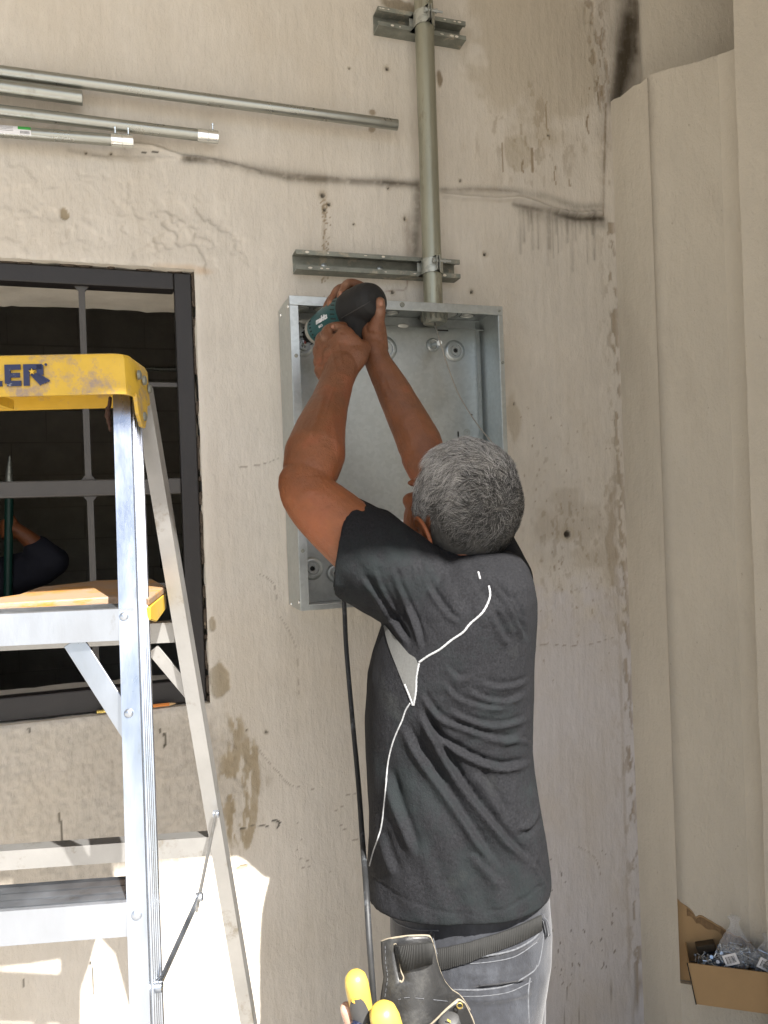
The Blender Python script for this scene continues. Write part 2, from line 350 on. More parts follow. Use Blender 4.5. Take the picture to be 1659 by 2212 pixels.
col *= (1+.14*(fx-.5)+.07*(f3-.5))[:, None]
dis += -.0022*(fx-.5) - .0016*(f3-.5)
def ell_mask(u, v, ru, rv, soft=.25, warp=.5):
    c = W(u, v); r = np.hypot((gx-c.x)/(ru*mm)+warpx*warp*2, (gz-c.z)/(rv*mm)+warpz*warp*2)
    return 1-sstep(1-soft, 1+soft, r)
def stroke(pts, w_, c, a, soft=True, jag=.6, k=4):
    q = wp(smooth2(pts, k)); d, sd, par = polydist(gx+warpx*jag*w_*mm, gz+warpz*jag*w_*mm, q); t = d/(w_*mm)
    msk = np.exp(-t*t) if soft else 1-sstep(.75, 1.0, t)
    msk = msk*np.clip(.85+1.1*(f2-.35), .45, 1)*(np.clip(.6+1.3*f4-.1, .3, 1.1) if soft else 1)*(np.clip(.35+1.5*fbm(gx*9, gz*9, o=2, s=44), .4, 1.15) if soft else 1)
    paint(msk, c, a); return msk
SOOT = (.060, .048, .032); TAN = (.36, .30, .205); BRN = (.25, .19, .12); WHT = (.60, .57, .52)
LAV = (.58, .565, .585)
# lower right of the wall is tinted cool grey, the left below the window a greyer stucco
paint(sstep(W(0, 1250).z, W(0, 1500).z, gz+warpz*.3)*sstep(W(930, 1500).x, W(1120, 1500).x, gx+warpx*.2), LAV, .8)
st = ell_mask(180, 1740, 330, 200, .12, .15)*(gz < wb); paint(st, (.47, .43, .37), .75)
dis += -st*(.0045*np.abs(f2-.5)+.003*(f4-.5)); fb9 = fbm(gx*105, gz*105, o=3, s=91); col *= (1-.12*st*sstep(.45, .68, fb9)-.10*st*sstep(.4, .7, fx))[:, None]; dis += -st*.0035*(fb9-.5)
s2 = ell_mask(180, 470, 300, 110, .35, .3); ch = s2*sstep(.50, .62, f2); dis += .0028*ch; dis += -.002*s2*(f4-.5)
s3 = ell_mask(430, 520, 120, 60, .4, .4); dis += .003*s3*sstep(.5, .58, f2)
# smoother tan repair coats
paint(ell_mask(1160, 100, 175, 220, .22, .5), TAN, .45); paint(ell_mask(1120, 330, 38, 42, .1, .4), TAN, .45)
paint(ell_mask(1075, 640, 60, 120, .5, .6), TAN, .18)
paint(ell_mask(1235, 1150, 95, 85, .3, .8), (.33, .28, .21), .38); paint(ell_mask(1215, 1230, 55, 60, .2, .9), WHT, .6)
paint(ell_mask(1110, 905, 14, 46, .3, .8), TAN, .5); paint(ell_mask(1320, 1170, 16, 100, .3, .9), BRN, .55)
# drips of old paint on the upper right
for (u, v, l) in [(1180, 250, 60), (1184, 290, 22), (1085, 340, 60), (1130, 360, 26), (1270, 270, 40), (1200, 380, 40), (1150, 345, 50), (1300, 90, 60), (1312, 160, 40), (1230, 395, 14)]:
    stroke([(u, v-l/2), (u+random.uniform(-3, 3), v), (u+2, v+l/2)], random.uniform(1.6, 3.6), BRN, .9, False, 2.0)
# ridge lines with soot
def ridge(pts, w_, h):
    global dis
    q = wp(smooth2(pts, 5)); d, sd, par = polydist(gx+warpx*.004, gz+warpz*.006, q); dis += -h*np.exp(-(d/(w_*mm))**2)
ridge([(255, 312), (330, 318), (385, 335), (470, 350), (560, 372)], 2.6, .007)
ridge([(200, 340), (330, 343), (420, 342), (480, 360)], 2.0, .003)
stroke([(150, 325), (240, 342), (330, 345)], 5, SOOT, .25)
stroke([(400, 343), (480, 352), (560, 370), (640, 383), (740, 390), (900, 400)], 8, SOOT, .72)
stroke([(540, 365), (640, 378), (700, 388)], 15, SOOT, .35); stroke([(720, 386), (900, 398)], 13, SOOT, .22)
ridge([(640, 380), (900, 404)], 3.0, .0035)
ridge([(955, 424), (1050, 432), (1130, 432), (1190, 452), (1240, 463), (1297, 462)], 4.8, .013)
ridge([(955, 414), (1060, 412), (1120, 420)], 3.5, .004)
stroke([(955, 428), (1050, 434), (1130, 436), (1200, 458), (1290, 466)], 2.6, WHT, .5)
stroke([(1110, 442), (1180, 456), (1240, 472), (1302, 472)], 6, SOOT, .8); stroke([(1130, 452), (1200, 470), (1300, 480)], 16, SOOT, .42)
stroke([(955, 412), (1080, 410), (1180, 425), (1240, 445), (1300, 445)], 9, SOOT, .42)
for i in range(26):
    u = random.uniform(1115, 1300); l = random.uniform(15, 130); stroke([(u, 455), (u+2, 455+l/2), (u+3, 455+l)], random.uniform(1.5, 4.5), SOOT, random.uniform(.12, .38))
stroke([(906, 400), (900, 480), (898, 560)], 13, SOOT, .55); stroke([(880, 470), (884, 600)], 10, (.16, .12, .09), .4)
stroke([(700, 415), (700, 500), (702, 600)], 4, BRN, .35)
for i in range(70):
    u = random.gauss(702, 5); v = random.uniform(430, 610); stroke([(u, v), (u+random.uniform(-3, 3), v+random.uniform(1, 7))], random.uniform(.8, 1.9), BRN, .9, False, 2, 1)
stroke([(880, 600), (876, 625), (850, 628), (815, 632)], 1.3, (.2, .08, .05), .5)
# sooty inner corner at the top right
stroke([(1368, 0), (1358, 80), (1346, 150), (1330, 220)], 22, SOOT, .92); stroke([(1374, 0), (1372, 110)], 8, SOOT, .8); stroke([(1340, 120), (1326, 222)], 12, SOOT, .75)
paint(ell_mask(1356, 100, 30, 125, .9, .5)*np.clip(.3+1.3*fbm(gx*30, gz*14, o=4, s=45), .2, 1), SOOT, .8)
stroke([(1300, 0), (1306, 150), (1306, 300)], 26, (.42, .385, .34), .55)
stroke([(1309, 225), (1305, 350), (1303, 465)], 3.0, (.2, .15, .1), .75); stroke([(1305, 330), (1302, 440)], 8, SOOT, .25)
for i in range(6):
    u = random.gauss(1292, 14); v = random.uniform(10, 250); stroke([(u, v), (u+random.uniform(-3, 3), v+random.uniform(4, 26))], random.uniform(1, 2.6), BRN, .85, False, 2.5, 2)
paint(ell_mask(865, 15, 30, 18, .3, 1.2), (.17, .13, .07), .75); paint(ell_mask(950, 168, 7, 17, .3, .8), (.20, .15, .09), .85); paint(ell_mask(803, 245, 7, 7, .3, 1), BRN, .8); paint(ell_mask(806, 282, 8, 7, .3, 1), BRN, .8)
# broken plaster, brown smears beside the window
for (u, v, a, b) in [(478, 1470, 22, 40), (459, 1352, 7, 16), (142, 465, 8, 11), (522, 1876, 14, 6), (1340, 990, 0.1, .1)]:
    k = ell_mask(u, v, a, b, .12, .7); paint(k, (.27, .22, .14), .95); dis += .004*k+.002*k*(f4-.5)
f6 = fbm(gx*90, gz*22, o=4, s=66); sm = ell_mask(520, 1715, 38, 115, .4, .9)*sstep(.46, .56, f6+.15*(f2-.5)); paint(sm, (.27, .21, .12), .9); dis += .0012*sm
stroke([(548, 1620), (553, 1700), (548, 1770), (535, 1825)], 9, (.30, .24, .15), .95, False, 1.2)
stroke([(478, 1640), (510, 1625), (545, 1612)], 7, (.36, .30, .2), .5)
for q, w_ in [([(590, 1770), (605, 1776), (598, 1790)], 2.2), ([(520, 1790), (560, 1783), (580, 1785)], 1.6), ([(128, 1757), (131, 1790), (134, 1840)], 2.2), ([(355, 1583), (358, 1600), (356, 1612)], 2.4), ([(347, 1572), (347, 1582)], 1.4), ([(62, 1572), (64, 1582)], 2.0),
              ([(196, 2080), (200, 2110), (201, 2150)], 1.6), ([(50, 2115), (52, 2130)], 2.0), ([(300, 330), (340, 328)], 1)]:
    k = stroke(q, w_, (.03, .027, .02), 1.0, False, 2.0, 3); dis += .002*k
# dark nicks low on the right, hairline cracks
for i in range(120):
    u = random.uniform(1120, 1340); v = 2230-abs(random.gauss(0, 150)); a = random.uniform(-.6, .6); l = random.uniform(1, 7)
    k = stroke([(u, v), (u+l*a, v+l)], random.uniform(.9, 2.3), (.13, .11, .09), .85, False, 1.5, 1)
for i in range(90):
    u = random.uniform(1100, 1330); v = random.uniform(880, 1500); l = random.uniform(1, 5)
    stroke([(u, v), (u+random.uniform(-2, 2), v+l)], random.uniform(.7, 1.7), BRN, .7, False, 1.5, 1)
for i in range(26):
    u = random.uniform(640, 790); v = random.uniform(1700, 1900); stroke([(u, v), (u+random.uniform(3, 12), v-random.uniform(0, 3))], .9, (.2, .16, .12), .7, False, 1, 1)
for q in ([(1330, 1375), (1260, 1395), (1180, 1392), (1150, 1400)], [(700, 640), (640, 655)], [(1250, 1830), (1285, 1850), (1300, 1900)], [(560, 1240), (590, 1258), (600, 1300)], [(605, 1330), (640, 1400), (645, 1500)], [(600, 990), (570, 1003), (520, 1010)], [(930, 1660), (900, 1700), (905, 1760)], [(560, 1620), (620, 1690), (650, 1700)]):
    stroke(q, .9, (.24, .2, .16), .7, False, 5); ridge(q, 1.0, -.0012)
# chipped edge of the corner on the lower right
cb = np.exp(-np.abs(gx-(C0.x-.012))/.022)*sstep(.52, .60, fbm(gx*75, gz*30, o=4, s=67))*(gz < 2.35); paint(cb, BRN, .75); dis += .002*cb
cb = ell_mask(1290, 130, 40, 190, .4, .9)*sstep(.56, .62, fbm(gx*85, gz*40, o=4, s=68)); paint(cb, BRN, .55); dis += .0015*cb
cb = ell_mask(1150, 300, 120, 110, .5, .9)*sstep(.60, .66, fbm(gx*80, gz*30, o=4, s=69)); paint(cb, BRN, .4)
cb = ell_mask(1240, 1150, 120, 190, .5, .9)*sstep(.60, .66, fbm(gx*80, gz*50, o=4, s=70)); paint(cb, BRN, .4)
paint(ell_mask(395, 580, 50, 9, .6, .4), (.52, .33, .16), .6)
stroke([(1325, 900), (1332, 1200), (1345, 1600), (1362, 2150)], 4, (.36, .31, .26), .45)
# small drilled holes
for (u, v, r_) in [(697, 421, 5.5), (711, 441, 3.6), (701, 453, 3.2), (1019, 630, 4.0), (848, 632, 3.6), (533, 1577, 2.6), (576, 1581, 2.6), (755, 147, 2), (836, 148, 4), (1048, 549, 4), (994, 390, 2.6), (840, 408, 2.2), (1185, 292, 3), (875, 473, 3), (185, 330, 2.2), (1352, 760, .1), (765, 485, 2), (1110, 872, 2.4), (240, 332, 2.2), (1226, 1154, 9)]:
    c = W(u, v); d = np.hypot(gx-c.x, gz-c.z)/(r_*mm)
    paint(1-sstep(.8, 1.15, d), (.035, .028, .022), 1); dis += .006*(1-sstep(.7, 1.1, d)); paint(np.exp(-((d-1.6)/.7)**2), TAN, .4)
# rounded, worn edges round the window opening
ex = np.maximum(np.maximum(gx-wr, wl-gx), np.maximum(gz-wt, wb-gz)); inside = ex < -1e-6
dis += .006*np.exp(-np.clip(ex, 0, 1)/.006); paint(np.exp(-np.clip(ex-.002, 0, 1)/.012), WHT, .45)
P3[:, 1] = dis
nx, nz = len(xs), len(zs)
ii, jj = np.meshgrid(np.arange(nx-1), np.arange(nz-1)); a = (jj*nx+ii).ravel()
cx = (xs[ii.ravel()]+xs[ii.ravel()+1])/2; cz = (zs[jj.ravel()]+zs[jj.ravel()+1])/2
keep = ~((cx > wl) & (cx < wr) & (cz > wb) & (cz < wt)); a = a[keep]
quads = np.stack([a, a+1, a+1+nx, a+nx], 1)
def grid_mesh(name, P, quads, col):
    me = bpy.data.meshes.new(name); me.vertices.add(len(P)); me.vertices.foreach_set('co', P.astype(np.float32).ravel())
    me.loops.add(len(quads)*4); me.loops.foreach_set('vertex_index', quads.astype(np.int32).ravel())
    me.polygons.add(len(quads)); me.polygons.foreach_set('loop_start', (np.arange(len(quads))*4).astype(np.int32))
    me.update(calc_edges=True); me.validate()
    if col is not None:
        at = me.attributes.new('tint', 'FLOAT_COLOR', 'POINT'); at.data.foreach_set('color', np.concatenate([np.clip(col, 0, 1), np.ones((len(P), 1))], 1).astype(np.float32).ravel())
    return me
wall = link('plaster_wall', grid_mesh('plaster_wall', P3, quads, col), 'wall', smooth=True)
tag(wall, 'stained cream plaster wall behind the open metal panel, with window opening and soot marks', 'wall')
# reveal of the opening (rough, 0.25 m deep) belongs to the wall
rv = MB(); e = .0055
def rough_sheet(mb, A, Bv, Cv, n1, n2, amp, nrm, seed=0):
    vs = []; fs = []
    for i in range(n1+1):
        for j in range(n2+1):
            p = A+Bv*(i/n1)+Cv*(j/n2); k = amp*(float(fbm(p.x*25+p.y*17, p.z*25+p.y*11, o=3, s=seed))-.5)
            vs.append(p+nrm*(k if 0 < j else 0))
    for i in range(n1):
        for j in range(n2): q = i*(n2+1)+j; fs.append((q, q+1, q+n2+2, q+n2+1))
    mb.add(vs, fs)
rough_sheet(rv, V(wl, e, wt), V(wr-wl, 0, 0), V(0, WT, 0), 60, 16, .012, V(0, 0, -1), 1)
rough_sheet(rv, V(wr, e, wb), V(0, 0, wt-wb), V(0, WT, 0), 60, 16, .010, V(-1, 0, 0), 2)
rough_sheet(rv, V(wl, e, wb), V(0, 0, wt-wb), V(0, WT, 0), 30, 10, .010, V(1, 0, 0), 3)
rough_sheet(rv, V(wl, e, wb), V(wr-wl, 0, 0), V(0, WT, 0), 60, 10, .008, V(0, 0, 1), 4)
rv.build('window_reveal', 'soffit', wall, smooth=True)

# room behind the window
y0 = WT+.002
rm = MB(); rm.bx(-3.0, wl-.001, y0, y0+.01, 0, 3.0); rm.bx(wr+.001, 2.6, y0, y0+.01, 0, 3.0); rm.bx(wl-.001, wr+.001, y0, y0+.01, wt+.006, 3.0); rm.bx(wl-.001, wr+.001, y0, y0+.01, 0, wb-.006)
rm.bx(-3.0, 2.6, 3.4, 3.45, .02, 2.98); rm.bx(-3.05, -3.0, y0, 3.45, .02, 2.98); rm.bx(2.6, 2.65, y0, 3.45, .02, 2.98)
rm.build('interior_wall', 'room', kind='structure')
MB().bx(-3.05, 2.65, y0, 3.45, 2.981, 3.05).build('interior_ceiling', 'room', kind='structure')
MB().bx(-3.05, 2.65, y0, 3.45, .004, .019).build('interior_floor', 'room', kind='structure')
g = MB()
for k in range(14): g.bx(-2.9, 2.5, 3.393, 3.399, .2*k+.1, .2*k+.108)
for k in range(14):
    for j in range(14): x = -2.9+.4*j+(.2 if k % 2 else 0); g.bx(x, x+.006, 3.394, 3.399, .2*k+.11, .2*k+.298)
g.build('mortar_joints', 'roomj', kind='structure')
t = thing('ceiling_conduit', 'thin dark conduit running along the far wall of the dim room behind the window', 'conduit', (0, 3.33, 2.55))
MB().tube([V(-2.6, 3.33, 2.60), V(2.4, 3.33, 2.53)], .013, 10).build('pipe', 'galvd', t, smooth=60)
for x in (-.9, -.2, .25, .5): MB().tube([V(x, 3.33, 2.567-x*.014), V(x+.05, 3.33, 2.566-x*.014)], .017, 10).build('coupling', 'galvd', t, smooth=60)
ot = MB(); pO = W(360, 2010/1.0*0+1207+0, 3.36); ot.bx(pO.x-.04, pO.x+.04, 3.37, 3.392, pO.z-.06, pO.z+.06)
tag(ot.build('outlet_box', 'dark', bevel=.004), 'small black outlet box on the dim block wall seen through the window', 'outlet box')

# roof slab over the work area: its edge throws the shade on wall, man and ladder
SHZ = W(450, 1845).z; slope = SUN.z/(-SUN.y); zr = 3.41; yr = -(zr-SHZ)/slope
MB().bx(-5, 4.5, yr, .3, zr, zr+.16).build('porch_roof', 'roofm', kind='structure')

# ------------------------------------------------------------------ corner mass and columns on the right
P1 = V(1.213, -.120, 0); P2 = V(1.31, -.237, 0)
P1 = Q(1398, 168, 1.915); P1.z = 0
dg2 = V(.82, -.57, 0).normalized(); inn = V(.57, .82, 0)
zl = Q(1500, 2160, 1.88).z+.020
NR = Q(1585, 60, 1.77); NR.z = 0
def vwall(mb, pts, z0, z1s, n=1): # vertical strip through plan points, own top height each, subdivided top
    vs = []; fs = []
    nz_ = 60
    for i, p in enumerate(pts):
        for k in range(nz_+1): vs.append(V(p.x, p.y, z0+(z1s[i]-z0)*k/nz_))
    for i in range(len(pts)-1):
        for k in range(nz_): q = i*(nz_+1)+k; fs.append((q, q+nz_+1, q+nz_+2, q+1))
    mb.add(vs, fs)
def top_z(p, u_, v_): # height above plan point p whose survey row is v_
    d = (V(p.x, p.y, 1.6)-CAM).dot(FW); uu = u_; return Q(uu, v_, d).z
pl = MB()
B1 = P1+inn*.014; B2 = B1+dg2*.165; B3 = B2+V(.03, -.10, 0)
lo = lambda p, q, n: [p+(q-p)*(i/n) for i in range(n+1)]
C0g = V(C0.x+.001, .012, 0)
seg = lo(C0g, P1, 6)
tz0, tz1 = C0.z, top_z(P1, 1398, 168)
vwall(pl, seg, 0, [tz0+(tz1-tz0)*i/6+.003*math.sin(i*2.1) for i in range(7)])
vwall(pl, [P1, B1], zl, [tz1, tz1-.01])
seg2 = lo(B1, B2, 8)+[B3]
us = [1395+16*i for i in range(9)]+[1590]
vv = [165, 158, 152, 147, 143, 138, 133, 126, 120, 88]
tops = [top_z(p, u, v) for p, u, v in zip(seg2, us, vv)]
vwall(pl, seg2, zl, tops)
L2 = P1+dg2*.30
vwall(pl, lo(P1, L2, 4), 0, [zl]*5)
# ledge and top
pl.add([V(P1.x, P1.y, zl), V(L2.x, L2.y, zl), V(L2.x+.2, L2.y+.2, zl), V(B2.x, B2.y, zl), V(B1.x, B1.y, zl)], [(0, 1, 2, 3, 4)])
topv = [V(p.x, p.y, z) for p, z in zip(seg, [tz0+(tz1-tz0)*i/6+.003*math.sin(i*2.1) for i in range(7)])]+[V(p.x, p.y, z) for p, z in zip(seg2, tops)]
ct = V(1.5, .1, ZT-.02); n = len(topv); pl.add(topv+[ct], [(i, i+1, n) for i in range(n-1)])
o = pl.build('corner_pilaster', 'pil', smooth=25)
tag(o, 'plastered corner pilaster with sloping broken top and a ledge holding the cardboard box', 'pilaster')
uw = MB(); uw.add([V(XR, .01, 2.3), V(XR+.42, -.22, 2.3), V(XR+.42, -.22, 3.41), V(XR, .01, 3.41)], [(0, 1, 2, 3)])
tag(uw.build('upper_return_wall', 'pil'), 'tan plaster return wall above the broken top of the corner pilaster', 'wall')
cm = MB(); k = [NR, NR+V(.10, -.14, 0), NR+V(.26, -.36, 0), NR+V(.9, -.36, 0), NR+V(.9, .05, 0), NR+V(.06, .05, 0)]
rings = []
for i in range(90):
    z = 3.40*i/89; w_ = float(fbm(z*9, .3, o=3, s=77))-.5
    rings.append([p+V(0, 0, z)+(V(-.004, .002, 0)*w_ if j == 0 else V()) for j, p in enumerate(k)])
cm.loft(rings)
tag(cm.build('near_column', 'pil', smooth=20), 'smooth light plaster column at the right edge of the picture, in front of the cardboard box', 'column')

# unseen fin added beside the camera: it keeps the right of the wall in shade
pp = MB(); pp.bx(.810, 2.3, -1.51, -1.45, 0, 3.409)
tag(pp.build('shade_fin', 'pil', bevel=.01), 'unseen fin added right of the worker to keep the sun off the wall', 'wall')

# ================================================================== WINDOW
yF = .022
def px_x(u, v, y): return W(u, v, y).x
fr_t = W(200, 578, yF).z; fr_b = W(200, 1540, yF).z; xr_o = (W(411, 600, yF).x+W(446, 1450, yF).x)/2
xr_i = (W(378, 700, yF).x+W(401, 1264, yF).x)/2; zi_t = W(200, 616, yF).z; zi_b = W(200, 1489, yF).z; zm1 = W(200, 1036, yF).z; zm0 = W(200, 1071, yF).z
t = thing('barred_window', 'dark steel window frame with grey bars, set in the plaster wall behind the ladder', 'window', (wr-.5, yF, wb))
f = MB(); fd = .035
f.bx(xr_i, xr_o, yF, yF+fd, fr_b, fr_t); f.bx(wl+.01, wl+.06, yF, yF+fd, fr_b, fr_t)
f.bx(wl+.0602, xr_i-.0002, yF, yF+fd, zi_t, fr_t); f.bx(wl+.0602, xr_i-.0002, yF, yF+fd, fr_b, zi_b)
f.bx(xr_i+.006, xr_o-.006, yF+fd+.0002, yF+fd+.03, fr_b+.01, fr_t-.01); f.bx(wl+.07, xr_i, yF+fd+.0002, yF+fd+.03, zi_t+.006, fr_t-.01); f.bx(wl+.07, xr_i, yF+fd+.0002, yF+fd+.03, fr_b+.01, zi_b-.006)
f.build('frame', 'frame', t, bevel=.003)
f = MB(); f.bx(wl+.0602, xr_i-.0005, yF+.004, yF+.030, zm0, zm1); f.build('middle_rail', 'bars', t, bevel=.003)
def vbar(x, z0, z1, w_=.0065):
    f = MB(); f.bx(x-w_, x+w_, yF+.010, yF+.022, z0, z1)
    for zz, s in ((z0, 1), (z1, -1)):
        f.prism([V(x-w_, yF+.011, zz), V(x-w_-.008, yF+.011, zz), V(x-w_, yF+.011, zz+.010*s)], V(0, .009, 0)); f.prism([V(x+w_, yF+.011, zz), V(x+w_+.008, yF+.011, zz), V(x+w_, yF+.011, zz+.010*s)], V(0, .009, 0))
    f.build('window_bar', 'bars', t)
xb = (W(173, 640, yF).x+W(192, 1000, yF).x)/2
for x in (xb, xb-.245, xb-.49):
    vbar(x, zm1+.0005, zi_t-.0005); vbar(x+.002, zi_b+.0005, zm0-.0005)
zh = W(350, 829, yF).z; f = MB(); f.bx(xb+.0066, xr_i-.0005, yF+.011, yF+.020, zh-.0045, zh+.0045); f.build('window_bar', 'bars', t)
f = MB(); f.bx(xb-.49, xb-.0066, yF+.011, yF+.020, zh-.0045, zh+.0045); f.build('window_bar', 'bars', t)
zh = W(390, 1262, yF).z; f = MB(); f.bx(xb+.0090, xr_i-.0005, yF+.011, yF+.020, zh-.0045, zh+.0045); f.build('window_bar', 'bars', t)
f = MB()
for i in range(46):
    z = random.uniform(fr_b, fr_t); f.ell(V(xr_o+.005, yF+.004, z), V(.006, 0, 0), V(0, .006, 0), V(0, 0, random.uniform(.006, .02)), 8, 6)
for i in range(26):
    x = random.uniform(wl+.1, xr_o); f.ell(V(x, yF+.004, fr_t+.005), V(random.uniform(.008, .02), 0, 0), V(0, .006, 0), V(0, 0, .006), 8, 6)
f.build('putty_gap', 'crack', t)

# pencil on the sill
pa = W(209, 1533, .006); pb = W(384, 1521, .006); zs_ = wb+.0075; pa.z = zs_; pb.z = zs_; pd = (pb-pa).normalized()
t = thing('pencil', 'orange wooden pencil lying on the window sill behind the ladder', 'pencil', pa)
MB().tube([pa+pd*.022, pb-pd*.018], .0038, 6).build('barrel', 'pencil', t)
MB().tube([pa+pd*.0, pa+pd*.0218], .0039, 12).build('ferrule', 'brass', t, smooth=40)
MB().tube([pb-pd*.0178, pb-pd*.004], [.0037, .001], 12).build('tip', 'wood', t, smooth=40)
MB().tube([pb-pd*.0038, pb], [.001, .0002], 8).build('lead', 'dark', t)

# ================================================================== CONDUITS
def rod(name, label, A, B, r, mt, group=None):
    t = thing(name, label, 'conduit', A, group)
    d = (B-A).normalized(); a, b = frame_of(d)
    mb = MB(); n = 40; P = [A+(B-A)*(i/30) for i in range(31)]
    mb.lathe([(0, r)]+[((B-A).length*i/30, r) for i in range(1, 31)]+[((B-A).length, r*.86), ((B-A).length-.02, r*.85)], A, d, n, True)
    mb.build('pipe', mt, t, smooth=40); return t, d
yc = -.045
GR = 'horizontal zinc conduits stacked above the window'
def ext(u0, v0, u1, v1, y, more=.75):
    a = W(u0, v0, y); b = W(u1, v1, y); return a+(a-b).normalized()*more, b
A, B = ext(0, 155, 858, 270, yc); t1, d1 = rod('conduit', 'longest and topmost horizontal zinc conduit, its open end almost touching the vertical pipe', A, B, .0125, 'pipe', GR)
A, B = ext(0, 188, 178, 212, yc); rod('conduit', 'short fat conduit ending just below the topmost one, above the window', A, B, .0148, 'pipe', GR)
def coupling(t, e_, d, r, L, screws):
    mb = MB(); mb.lathe([(0, r*.9), (0, r*1.12), (L*.48, r*1.12), (L*.5, r*1.04), (L*.52, r*1.12), (L, r*1.12), (L, r*.9), (L-.015, r*.88)], e_-d*L*.55, d, 36)
    cp = mb.build('coupling', 'zinc', t, smooth=30)
    for s in screws:
        p = e_-d*L*.55+d*L*s+V(0, -.004, r*1.1); mb = MB(); mb.lathe([(0, .0026), (.008, .0024), (.0085, .0036), (.012, .0036), (.0125, .002)], p, V(0, -.15, 1).normalized(), 12); mb.build('set_screw', 'zinc', cp, smooth=40)
A, B = ext(0, 240, 447, 294, yc+.004); t3, d3 = rod('conduit', 'third horizontal conduit down, with a shiny coupling and one set screw on its end', A, B, .0125, 'pipe', GR); coupling(t3, B+d3*.004, d3, .0125, .044, (.75,))
A, B = ext(0, 284, 262, 304, yc+.002); t4, d4 = rod('conduit', 'lowest horizontal conduit, with a green and white sticker and a coupling with two set screws', A, B, .0118, 'pipe', GR); coupling(t4, B+d4*.004, d4, .0118, .044, (.2, .8))
# sticker wrapped on the lowest conduit
def sticker(u0, u1, name, mt, a0, a1, rr):
    k0 = ((W(u0, 284+20*u0/262, yc)-A).dot(d4)); k1 = ((W(u1, 284+20*u1/262, yc)-A).dot(d4)); sgn = V(0, -1, 0); upv = d4.cross(V(0, -1, 0)); upv = upv if upv.z > 0 else -upv
    rows = []
    for kk in (k0, k1): rows.append([A+d4*kk+(V(0, -1, 0)*math.cos(q)+upv*math.sin(q))*rr for q in [a0+(a1-a0)*i/8 for i in range(9)]])
    m_ = MB(); m_.loft(rows, False, False); return m_.build(name, mt, t4, smooth=True)
sticker(-120, 68, 'label_sticker', 'paper', -.7, 1.15, .0121); sticker(40, 68, 'green_label', 'green', .15, 1.1, .0123)
for i in range(8): sticker(45+i*2.6, 45+i*2.6+1.2, 'barcode_bar', 'ink', -.5, -.08, .0123)
for i in range(4): sticker(-20, 30, 'print_line', 'ink', .55-.25*i, .60-.25*i, .0123)

# vertical conduit
yv = -.062
A = W(936, 652, yv); Bt = W(914, -20, yv); rp = .0226
d = (Bt-A).normalized(); A0 = A-d*.03; B0 = A+d*(3.34-A.z)/d.z
t = thing('vertical_conduit', 'thick aged vertical conduit clamped to the wall and entering the top of the metal panel', 'conduit', A0)
MB().lathe([(0, rp), ((B0-A0).length, rp)], A0, d, 40).build('pipe', 'pipev', t, smooth=40)
# channels
def strut(u0, u1, vl, vr, hpx, label, grp):
    a = W(u0, vl, 0); b = W(u1, vr, 0); dd = (b-a).normalized(); up = dd.cross(V(0, 1, 0)); up = -up if up.z < 0 else up
    h = hpx*mm/2; dep = .040; L = (b-a).length
    t = thing('strut_channel', label, 'channel', a, grp)
    prof = [(-h, 0), (-h, -dep), (-h*.55, -dep), (-h*.55, -dep+.007), (-h*.62, -dep+.007), (-h*.62, -dep+.003), (-h+.003, -dep+.003), (-h+.003, -.003), (h-.003, -.003), (h-.003, -dep+.003), (h*.62, -dep+.003), (h*.62, -dep+.007), (h*.55, -dep+.007), (h*.55, -dep), (h, -dep), (h, 0)]
    mb = MB(); mb.loft([[a+dd*L*k/20+up*p+V(0, 1, 0)*(q-.0005) for p, q in prof] for k in range(21)]); mb.build('channel', 'strut', t)
    for k in ((.18, .52) if u1-u0 > 250 else (.2,)):
        c = a+dd*L*k-V(0, .006, 0); m_ = MB(); m_.lathe([(0, .007), (.003, .0065), (.0045, .003)], c, V(0, -1, 0), 14); m_.build('anchor_screw', 'galv', t, smooth=40)
    for i in range(14):
        p = a+dd*L*random.random()+up*h*random.choice([-.8, .8])-V(0, dep+.001, 0); m_ = MB(); m_.ell(p, dd*random.uniform(.002, .006), up*random.uniform(.001, .003), V(0, .001, 0), 7, 5)
        m_.build('paint_spatter', 'soffit', t)
    return t
strut(806, 992, 56, 88, 42, 'short paint-spattered channel bolted across the vertical conduit near the top of the picture', 'strut channels behind the vertical conduit')
strut(632, 980, 572, 592, 41, 'long grey channel bolted to the wall just above the metal panel', 'strut channels behind the vertical conduit')
